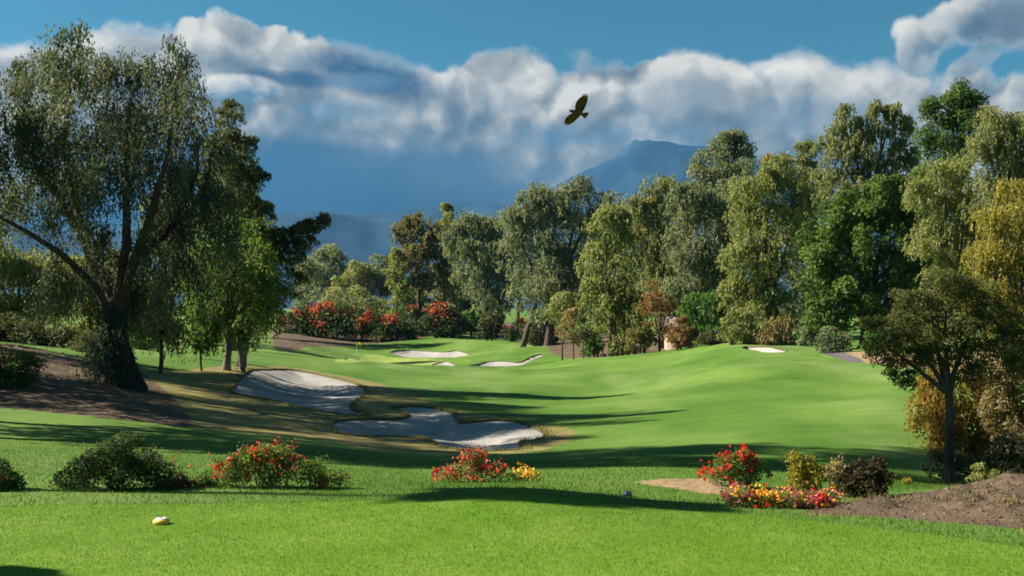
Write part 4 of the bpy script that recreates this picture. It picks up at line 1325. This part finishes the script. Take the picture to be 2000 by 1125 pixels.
for px, row, rx, ry, yy, pal, lb in [
        (1250, 655, 28, 26, 109, 'brownish', 'brown bush left of the rusty autumn tree'), (1215, 668, 26, 22, 111, 'yellowgreen', 'sunlit yellow bush by the bare trunks'),
        (1332, 655, 26, 30, 104, 'autumn', 'reddish bush in front of the small beige house'), (1440, 640, 34, 36, 96, 'olive', 'olive bush below the big yellow green tree'),
        (1520, 648, 40, 30, 94, 'tan', 'pale brown dry bush behind the hilltop bunker'), (1585, 650, 26, 34, 90, 'greygreen', 'grey green bush between the dry bush and the ivy clad tree'),
        (1625, 668, 40, 24, 74, 'greygreen', 'low creeper bush at the foot of the ivy clad tree'), (1720, 670, 44, 24, 72, 'green', 'low green bush right of the creeper under the ivy clad tree'),
        (1800, 665, 50, 36, 66, 'olive', 'olive bush half hidden behind the small dark tree'), (1480, 660, 36, 18, 97, 'yellowgreen', 'pale yellow grass clump on the hill crest'),
        (960, 632, 26, 22, 186, 'dark', 'dark bush under the broad grey green tree'), (1060, 645, 40, 18, 164, 'dark', 'dark bush at the feet of the giant tree'),
        (1395, 665, 30, 18, 100, 'dark', 'dark low bush right of the green bushy tree'), (1160, 660, 22, 26, 124, 'green', 'fresh green bush behind the dark sapling')]:
    shrub(lb, yy, [(px, row, rx * .8, ry), (px - rx * .5, row + ry * .3, rx * .55, ry * .7), (px + rx * .5, row + ry * .2, rx * .55, ry * .75)], pal, cat='bush', name='bush', group=G_S, lpx=3.0, style='weep' if pal in ('tan', 'yellowgreen') else 'puff')

# right foreground
tree('small dark umbrella shaped tree on a single trunk by the soil mound', 22, 1855,
     [(1850, 585, 62, 34), (1795, 612, 46, 28), (1905, 600, 48, 34), (1750, 640, 40, 26), (1718, 668, 30, 20), (1810, 655, 58, 30), (1880, 650, 60, 34), (1945, 630, 42, 40), (1738, 700, 44, 22), (1790, 712, 46, 24),
      (1850, 700, 56, 26), (1915, 700, 52, 32), (1962, 680, 34, 40), (1840, 556, 34, 18), (1885, 566, 30, 18), (1770, 590, 22, 16), (1705, 640, 16, 12), (1765, 745, 30, 14), (1905, 742, 44, 18), (1975, 720, 26, 26)],
     'umbrella', 'puff', .115, cover=2.2, lpx=3.6, wl=.34, puff=.15, name='umbrella_tree', inner=.25, lim=38000, fork_row=768, bark=M_BARK, depth=1.0, limbs=6)
shrub('tall golden brown bush glowing behind the dark trunk', 27, [(1820, 750, 32, 46), (1880, 760, 60, 50), (1845, 820, 46, 60), (1900, 840, 60, 55), (1930, 780, 44, 50), (1860, 880, 40, 34), (1960, 870, 44, 44)], 'rust', cat='bush', name='bush', lpx=3.6, style='weep', cover=2.4)
shrub('grey green bush with russet patches at the right edge', 24, [(1975, 690, 44, 40), (1990, 750, 50, 50), (2030, 700, 50, 60), (2010, 820, 44, 50), (1965, 720, 30, 34)], 'tan', cat='bush', name='bush', lpx=3.6, cover=2.4)
G_D = 'low dark bushes round the umbrella tree'
shrub('low dark bush hugging the foot of the dark trunk', 22.5, [(1835, 915, 24, 30), (1880, 920, 30, 28), (1860, 905, 24, 24)], 'dark', cat='bush', name='bush', group=G_D, lpx=3.4)
shrub('spreading dark bush at the right edge above the mound', 20.5, [(1960, 890, 50, 40), (2020, 880, 50, 50), (1930, 915, 34, 26)], 'dark', cat='bush', name='bush', group=G_D, lpx=3.4)
shrub('fresh green sprig right of the dark trunk', 19.5, [(1922, 928, 22, 20), (1908, 938, 16, 12)], 'yellowgreen', cat='plant', name='plant', lpx=2.9)
shrub('tiny yellow plant on the skyline of the mound', 17.5, [(1775, 943, 11, 8)], 'yellow', cat='plant', name='plant', lpx=3.0, stems=3)
shrub('rounded rose bush full of deep red blossoms on the tan soil', 15, [(1440, 915, 40, 26), (1415, 925, 30, 18), (1470, 922, 28, 20), (1445, 898, 28, 16)], 'green', 'crimson', 400, .6, cat='rose bush', name='rose_bush', sprays=22, lpx=2.9, bl_px=4.2, cover=1.9)
shrub('upright bright yellow shrub behind the flower bed', 14.2, [(1568, 920, 26, 26), (1575, 945, 30, 24), (1558, 905, 12, 14), (1590, 930, 20, 20)], 'yellow', cat='shrub', name='shrub', lpx=3.6, cover=1.7, sprays=14)
shrub('pale straw coloured shrub beside the dark rounded one', 14.0, [(1632, 925, 16, 24), (1638, 948, 20, 24)], 'tan', cat='shrub', name='shrub', lpx=3.4, cover=1.6, sprays=8)
shrub('dark purple brown rounded shrub on the edge of the mound', 13.8, [(1690, 930, 34, 26), (1665, 938, 24, 24), (1718, 922, 24, 18), (1690, 952, 36, 20)], 'bare', cat='shrub', name='shrub', lpx=3.6, cover=2.6, sprays=8)
for i, (px, row, rx, ry, bl, lb) in enumerate([
        (1442, 968, 28, 12, [('pink', .6), ('orange', .4)], 'low lantana with mostly pink flowers, first in the bed below the rose bush'),
        (1490, 975, 30, 15, [('orange', .7), ('crimson', .3)], 'low lantana with orange and red flowers below the rose bush'),
        (1535, 980, 32, 17, [('orange', .5), ('pink', .5)], 'lantana with mixed orange and pink flowers in front of the yellow shrub'),
        (1580, 982, 30, 16, [('pink', .7), ('crimson', .3)], 'lantana with magenta flowers right below the yellow shrub'),
        (1612, 975, 22, 12, [('pink', .5), ('orange', .5)], 'last small lantana in the bed where the mound begins')]):
    shrub(lb, 12.3, [(px, row, rx, ry), (px - rx * .5, row + 4, rx * .5, ry * .7), (px + rx * .5, row + 4, rx * .5, ry * .7)], 'green', bl, 220, 1.0, cat='flowering plant', name='lantana', group='lantanas in the flower bed', lpx=3.0, bl_px=3.6, cover=1.6, bl_cl=5)

for px, row, Y, lb in [(1880, 965, 13.6, 'small grey green weed low on the soil mound'), (1970, 985, 12.4, 'dry tuft at the right end of the soil mound'), (1755, 985, 12.6, 'thin weed near the foot of the soil mound')]:
    shrub(lb, Y, [(px, row, 16, 9), (px + 14, row + 4, 12, 6)], 'greygreen' if row < 970 else 'tan', cat='plant', name='weed', group='weeds on the soil mound', lpx=2.8, stems=4, sprays=5, cover=.8)

# left foreground
shrub('large dark bougainvillea with bare looping twigs beside the tee', 13.4, [(235, 915, 70, 44), (180, 932, 52, 32), (295, 928, 54, 34), (250, 888, 42, 26), (140, 952, 30, 14), (330, 950, 30, 16), (205, 895, 30, 24)], 'dusky', 'brick', 200, .8, cat='bush', name='bougainvillea', sprays=90, lpx=2.7, cover=1.9, lim=22000, group='bougainvilleas below the tee')
shrub('spreading bougainvillea with scattered scarlet bracts beside the tee', 13.6, [(455, 928, 44, 32), (520, 915, 50, 40), (580, 930, 50, 30), (420, 945, 26, 18), (385, 950, 24, 13), (500, 905, 36, 24), (640, 945, 30, 16), (548, 893, 26, 18)], 'green', [('red', .7), ('brick', .3)], 1000, 1.0, cat='bush', name='bougainvillea', sprays=110, lpx=2.7, bl_px=3.3, cover=1.7, lim=22000, group='bougainvilleas below the tee')
shrub('small open bougainvillea with red sprays in front of the clover bunker', 16, [(920, 925, 44, 20), (880, 933, 30, 12), (955, 928, 34, 16), (930, 905, 20, 20)], 'olive', [('red', .8), ('crimson', .2)], 480, .8, cat='bush', name='bougainvillea', sprays=26, lpx=3.0, bl_px=3.4, cover=1.3, group='bougainvilleas below the tee')
shrub('small yellow and orange flowering plant at the end of the open bougainvillea', 16, [(1028, 930, 24, 11), (1010, 933, 14, 8)], 'yellowgreen', 'orange', 120, .8, cat='flowering plant', name='lantana', lpx=2.8, bl_px=3.4, cover=1.6)
shrub('dark clump with a few red blossoms at the left edge of the tee', 13.2, [(12, 930, 30, 32), (-25, 930, 40, 36), (20, 950, 26, 18)], 'deep', 'red', 40, .2, cat='bush', name='bougainvillea', sprays=6, lpx=3.0, group='bougainvilleas below the tee')

# trees left of the picture: they stand there in the place and throw the long shadows over the grass
def shade_tree(x, y, lobes, lb, tr=.3, n=16000, pal='pepper'):
    _seed[0] += 7
    rng = np.random.default_rng(_seed[0])
    bz = gz(x, y)
    root = empty('shade_tree', (x, y, bz - .02), lb, 'tree', 'shade trees beyond the left edge')
    L = [(x + a, y + b, bz + c, rx, ry, rz) for a, b, c, rx, ry, rz in lobes]
    foliage('crown', L, root, LM[pal], _seed[0], n, .30, .14, min(.9, L[0][3] * .35), 'weep', min(1.0, L[0][3] * .35))
    lines = [(wiggle((x, y, bz - .2), L[0][:3], 7, .1, rng), tr * np.array([1.3, 1, .9, .8, .65, .5, .3]))]
    for l in L[1:]:
        lines.append((wiggle(lines[0][0][3], l[:3], 6, .12, rng), tr * .5 * np.array([1, .9, .7, .5, .3, .12])))
    tubes('trunk', lines, M_BARK, root)


shade_tree(-22, 29.6, [(0, 0, 12, 3.2, 3.2, 4.5), (1, -2, 9, 3, 2.4, 3), (1, 2, 9.5, 3, 2.6, 3.5), (-1, 0, 17.5, 2.8, 2.6, 3.2), (.5, 0, 21.5, 2.2, 1.8, 2.4)], 'tall weeping shade tree opposite the bunkers, out of the frame', n=30000)
shade_tree(-19.5, 25, [(0, 0, 12, 2.8, 2.2, 4), (.5, 0, 16, 2.4, 2, 3), (0, 0, 20, 1.8, 1.5, 2.2), (0, 1, 8.5, 2.6, 1.8, 2.5)], 'narrow tall shade tree between the tee and the bunkers, out of the frame', n=24000)
shade_tree(-15.4, 14.5, [(0, 0, 11.4, 1.2, .55, .7), (.4, 0, 12.1, 1.0, .5, .5)], 'slender shade tree level with the tee edge, out of the frame', .14, n=9000)
shade_tree(-11, 9.3, [(0, 0, 3.4, .7, .2, .6), (0, 0, 4.5, .45, .18, .5)], 'short shade tree beside the tee, out of the frame', .1, n=3000)
shade_tree(-30.5, 39.5, [(0, 0, 11, 4.5, 4, 5), (2, -2, 8, 4, 3, 4), (-3, 3, 9, 4, 4, 4), (1, 3, 13, 3.5, 3, 4), (0, -1, 18, 3.6, 3, 3.6)], 'big shade tree behind the bare bank, out of the frame', .45, n=30000)
shade_tree(-37.5, 57, [(0, 0, 12, 4, 3, 5), (1, 2, 9, 3.5, 3, 4), (0, 0, 19, 3.8, 3.2, 4.5), (1, -3, 16, 3, 3, 4.5), (0, -1.5, 22, 3, 3, 3)], 'second big shade tree further along the bank, out of the frame', .4, n=44000)
for px, Y, top, lb in [(455, 122, 270, 'tall back tree hidden behind the ragged cypress, nearest of its row'), (425, 154, 330, 'tall back tree hidden behind the cypress, second of its row'),
                       (478, 184, 385, 'tall back tree hidden behind the cypress, nearest the red hedges'), (330, 132, 360, 'broad back tree behind the weeping tree crown')]:
    h = (680 - top) / 2
    tree(lb, Y, px, [(px, top + h * .35, 40, h * .36), (px - 24, top + h * .8, 42, h * .42), (px + 18, top + h * .9, 40, h * .42), (px, top + h * 1.4, 52, h * .4)], 'greygreen', 'weep', .45, cover=.6, strand=1.2, group=G_L, name='tall_tree')


# ------------------------------------------------------------------ things
def lathe(prof, sides=32):
    pr = np.array(prof, float); th = np.linspace(0, 2 * math.pi, sides, endpoint=False)
    V = np.stack([np.outer(pr[:, 0], np.cos(th)), np.outer(pr[:, 0], np.sin(th)), np.repeat(pr[:, 1][:, None], sides, 1)], 2).reshape(-1, 3)
    i = np.arange(sides); f = []
    for k in range(len(pr) - 1):
        f.append(np.stack([k * sides + i, k * sides + (i + 1) % sides, (k + 1) * sides + (i + 1) % sides, (k + 1) * sides + i], 1))
    return V, np.concatenate(f)


def tee_marker(x, y, col, label, r=.088, disc=True):
    z = gz(x, y)
    root = empty('tee_marker', (x, y, z), label, 'tee marker')
    my = simple_mat('marker_paint_' + label.split()[0], col, .4, .08, 20, .5)
    v, f = lathe([(r * .55, .0), (r * .9, .004), (r, .022), (r * .97, .038), (r * .86, .05), (r * .74, .056), (r * .70, .055)])
    new_mesh('ring', v, f, 4, my, root, smooth=True, world_space=False)
    if disc:
        mw = simple_mat('marker_disc_' + label.split()[0], (0.72, .70, .66), .45, .08, 30, .4)
        v, f = lathe([(r * .70, .056), (r * .66, .063), (r * .45, .066), (r * .3, .066), (r * .2, .06), (.0001, .06)])
        new_mesh('cap', v, f, 4, mw, root, smooth=True, world_space=False)
        mk = simple_mat('marker_emblem', (0.04, .045, .05), .5, .1)
        v, f = lathe([(r * .3, .0685), (r * .16, .072), (.0001, .073)], 20)
        v[:, 1] *= .6
        new_mesh('emblem', v, f, 4, mk, root, smooth=True, world_space=False)
    v, f = lathe([(.006, .01), (.006, -.06), (.0005, -.08)], 8)
    new_mesh('spike', v, f, 4, M_BARKG, root, world_space=False)


x_, y_ = ground_hit(315, 1024)
tee_marker(x_, y_, (0.80, 0.47, 0.03), 'yellow rimmed round tee marker with white cap on the mown tee')
x_, y_ = ground_hit(1226, 969)
tee_marker(x_, y_, (0.02, 0.035, 0.16), 'dark blue tee marker in the shadow past the end of the tee', .055, False)


def flag():
    Y = 164.0
    x = (697 - 1000) / F * Y
    z = gz(x, Y)
    root = empty('golf_flag', (x, Y, z), 'yellow flag on a thin pole standing on the far green', 'flag')
    mp = simple_mat('flag_pole_paint', (0.75, .74, .7), .4, .05)
    tubes('pole', [([(x, Y, z - .1), (x, Y, z + 1.1), (x, Y, z + 2.25)], [.03, .028, .022])], mp, root, 8)
    n = 9; t = np.linspace(0, 1, n)
    top = np.stack([x + .02 + t * .78, Y + .10 * np.sin(t * 6), z + 2.22 - .10 * t + .03 * np.sin(t * 5)], 1)
    bot = top - np.array([0, 0, .58]) + np.stack([np.zeros(n), np.zeros(n), .06 * t], 1)
    off = np.array([0, .012, 0])
    V = np.concatenate([top, bot, top + off, bot + off]); i = np.arange(n - 1)
    f = np.concatenate([np.stack([i, i + 1, n + i + 1, n + i], 1), np.stack([2 * n + i, 3 * n + i, 3 * n + i + 1, 2 * n + i + 1], 1)])
    new_mesh('cloth', V, f, 4, simple_mat('flag_cloth', (0.75, .62, .03), .8, .08), root, smooth=True)


flag()


def house():
    Y = 124.0
    c = at(1324, 650, Y)
    x0 = c.x
    z = gz(x0, Y)
    root = empty('house', (x0, Y, z), 'small beige house glimpsed between the trees behind the rusty autumn tree', 'house')
    mw = simple_mat('house_stucco', (0.36, .28, .21), .9, .08, 2)
    mr = simple_mat('house_roof', (0.15, .13, .13), .85, .2, 3)
    mg = simple_mat('house_glass', (0.05, .06, .08), .15, .1, 2, .6)
    mt = simple_mat('house_trim', (0.7, .68, .62), .7, .05)
    w, d, h = 1.5, 1.5, 2.7

    def box(name, a, b, mat, par):
        (ax, ay, az), (bx, by, bz) = a, b
        v = [(ax, ay, az), (bx, ay, az), (bx, by, az), (ax, by, az), (ax, ay, bz), (bx, ay, bz), (bx, by, bz), (ax, by, bz)]
        f = [(0, 3, 2, 1), (4, 5, 6, 7), (0, 1, 5, 4), (1, 2, 6, 5), (2, 3, 7, 6), (3, 0, 4, 7)]
        return new_mesh(name, v, f, 4, mat, par, world_space=False)
    v = [(-w, -d, -.6), (w, -d, -.6), (w, d, -.6), (-w, d, -.6), (-w, -d, h), (w, -d, h), (w, d, h), (-w, d, h), (-w, 0, h + 1.3), (w, 0, h + 1.3)]
    q = [0, 1, 5, 4, 1, 2, 6, 9, 5, 2, 3, 7, 6, 3, 0, 4, 8, 7]
    new_mesh('wall', v, q, [4, 5, 4, 5], mw, root, world_space=False)
    o = .45; s = 1.3 / d
    rv, rf = [], []
    for sg in (-1, 1):
        e = [(-w - o, sg * (d + o), h - s * o + .02), (w + o, sg * (d + o), h - s * o + .02), (w + o, 0, h + 1.32), (-w - o, 0, h + 1.32)]
        b = len(rv); rv += e + [(p[0], p[1], p[2] + .16) for p in e]
        rf += [(b, b + 1, b + 2, b + 3), (b + 4, b + 7, b + 6, b + 5), (b, b + 4, b + 5, b + 1), (b + 1, b + 5, b + 6, b + 2), (b + 3, b + 2, b + 6, b + 7), (b, b + 3, b + 7, b + 4)]
    new_mesh('roof', rv, rf, 4, mr, root, world_space=False)
    for wx in (-.95, .95):
        fr = box('window', (wx - .4, -d - .06, .95), (wx + .4, -d + .02, 2.1), mt, root)
        box('pane', (wx - .32, -d - .075, 1.05), (wx + .32, -d - .065, 2.0), mg, fr)
    dr = box('door', (-.45, -d - .07, -.02), (.45, -d + .02, 2.1), mt, root)
    box('handle', (.32, -d - .12, .95), (.38, -d - .075, 1.05), mr, dr)


house()


def hawk():
    """soaring hawk, one continuous body with fingered wings and a fanned tail"""
    C0 = at(1127, 220, 36)
    hd = Vector((-.85, -.45, .15)).normalized()               # where the head points
    wing = Vector((.50, -.70, .66)); wing = (wing - hd * wing.dot(hd)).normalized()
    up = hd.cross(wing).normalized()
    m, B = mat_new('hawk_plumage')
    co = B.n('ShaderNodeTexCoord').outputs['Object']
    n = B.noise(co, 14, 5, .6)
    c = B.ramp(n, [(.3, (.03, .017, .011)), (.5, (.10, .055, .03)), (.7, (.24, .14, .07))])
    finish(m, B, principled(B, c, .8, .2))
    root = empty('hawk', C0, 'brown hawk soaring with spread wings against the clouds', 'bird')

    def sheet(name, outline_rows, mat, thick):
        """rows of (span, lead, trail, lift) -> thin closed loft"""
        V, n = [], len(outline_rows)
        for s, a, b, l in outline_rows:
            mid = (a + b) / 2
            for cx, dz in ((a, 0), (mid * .6 + a * .4, thick), (b, 0), (mid * .6 + a * .4, -thick * .6)):
                V.append(tuple(hd * cx + wing * s + up * (l + dz)))
        f = []
        for k in range(n - 1):
            for j in range(4):
                f.append((k * 4 + j, k * 4 + (j + 1) % 4, k * 4 + 4 + (j + 1) % 4, k * 4 + 4 + j))
        f += [(0, 1, 2, 3), tuple(4 * (n - 1) + j for j in (3, 2, 1, 0))]
        return new_mesh(name, V, f, 4, mat, root, smooth=True, world_space=False)
    # body
    prof = [(-.26, .02), (-.2, .055), (-.1, .085), (0, .10), (.1, .092), (.18, .07), (.23, .055), (.28, .052), (.315, .035), (.34, .012)]
    V, f, S = [], [], 10
    for t, r in prof:
        for j in range(S):
            a = 2 * math.pi * j / S
            V.append(tuple(hd * t + wing * (r * math.cos(a)) + up * (r * .85 * math.sin(a))))
    for k in range(len(prof) - 1):
        for j in range(S):
            f.append((k * S + j, k * S + (j + 1) % S, (k + 1) * S + (j + 1) % S, (k + 1) * S + j))
    new_mesh('body', V, f, 4, m, root, smooth=True, world_space=False)
    for sg in (1, -1):
        rows = [(sg * .05, .16, -.20, .02), (sg * .2, .19, -.22, .05), (sg * .36, .23, -.20, .08), (sg * .5, .22, -.18, .10), (sg * .6, .18, -.15, .115), (sg * .66, .12, -.10, .12)]
        w = sheet('wing', rows, m, .016)
        # primary feathers
        for k, (a, ln, s0) in enumerate([(.10, .14, .62), (.055, .17, .64), (.01, .17, .64), (-.035, .15, .63), (-.07, .12, .61)]):
            t0, t1 = s0 - .04, s0 + ln
            d = -.12 * (k - 1)
            V = []
            for t, wdt in ((t0, .022), ((t0 + t1) / 2, .026), (t1, .006)):
                for e in (1, -1):
                    V.append(hd * (a + d * (t - t0) + e * wdt) + wing * (sg * t) + up * (.118 + .012 * k * 0 + (t - t0) * .25 + .001 * k))
            V2_ = [tuple(v) for v in V] + [tuple(v - up * .004) for v in V]
            f = [(0, 2, 3, 1), (2, 4, 5, 3), (6, 7, 9, 8), (8, 9, 11, 10), (0, 6, 8, 2), (2, 8, 10, 4), (1, 3, 9, 7), (3, 5, 11, 9)]
            q = new_mesh('feather', V2_, f, 4, m, w, world_space=False)
    mt = simple_mat('hawk_tail', (.16, .045, .018), .8, .3, 18)
    V, f = [], []
    for k in range(9):
        a = (k - 4) * .14
        V += [hd * -.20 + wing * (.05 * (k - 4) / 4) + up * .012, hd * (-.20 - .27 * math.cos(a)) + wing * (.29 * math.sin(a)) + up * .012]
    V = [tuple(v) for v in V] + [tuple(v - up * .012) for v in V]
    for k in range(8):
        b = 2 * k
        f += [(b, b + 2, b + 3, b + 1), (18 + b, 18 + b + 1, 18 + b + 3, 18 + b + 2), (b + 1, b + 3, 18 + b + 3, 18 + b + 1)]
    new_mesh('tail', V, f, 4, mt, root, smooth=False, world_space=False)
    mb = simple_mat('hawk_beak', (.04, .035, .03), .4, .1)
    V = [tuple(hd * .32 + wing * .016 + up * .01), tuple(hd * .32 - wing * .016 + up * .01), tuple(hd * .32 - up * .018), tuple(hd * .375 - up * .012)]
    new_mesh('beak', V, [(0, 1, 3), (1, 2, 3), (2, 0, 3), (0, 2, 1)], 3, mb, root, world_space=False)


hawk()
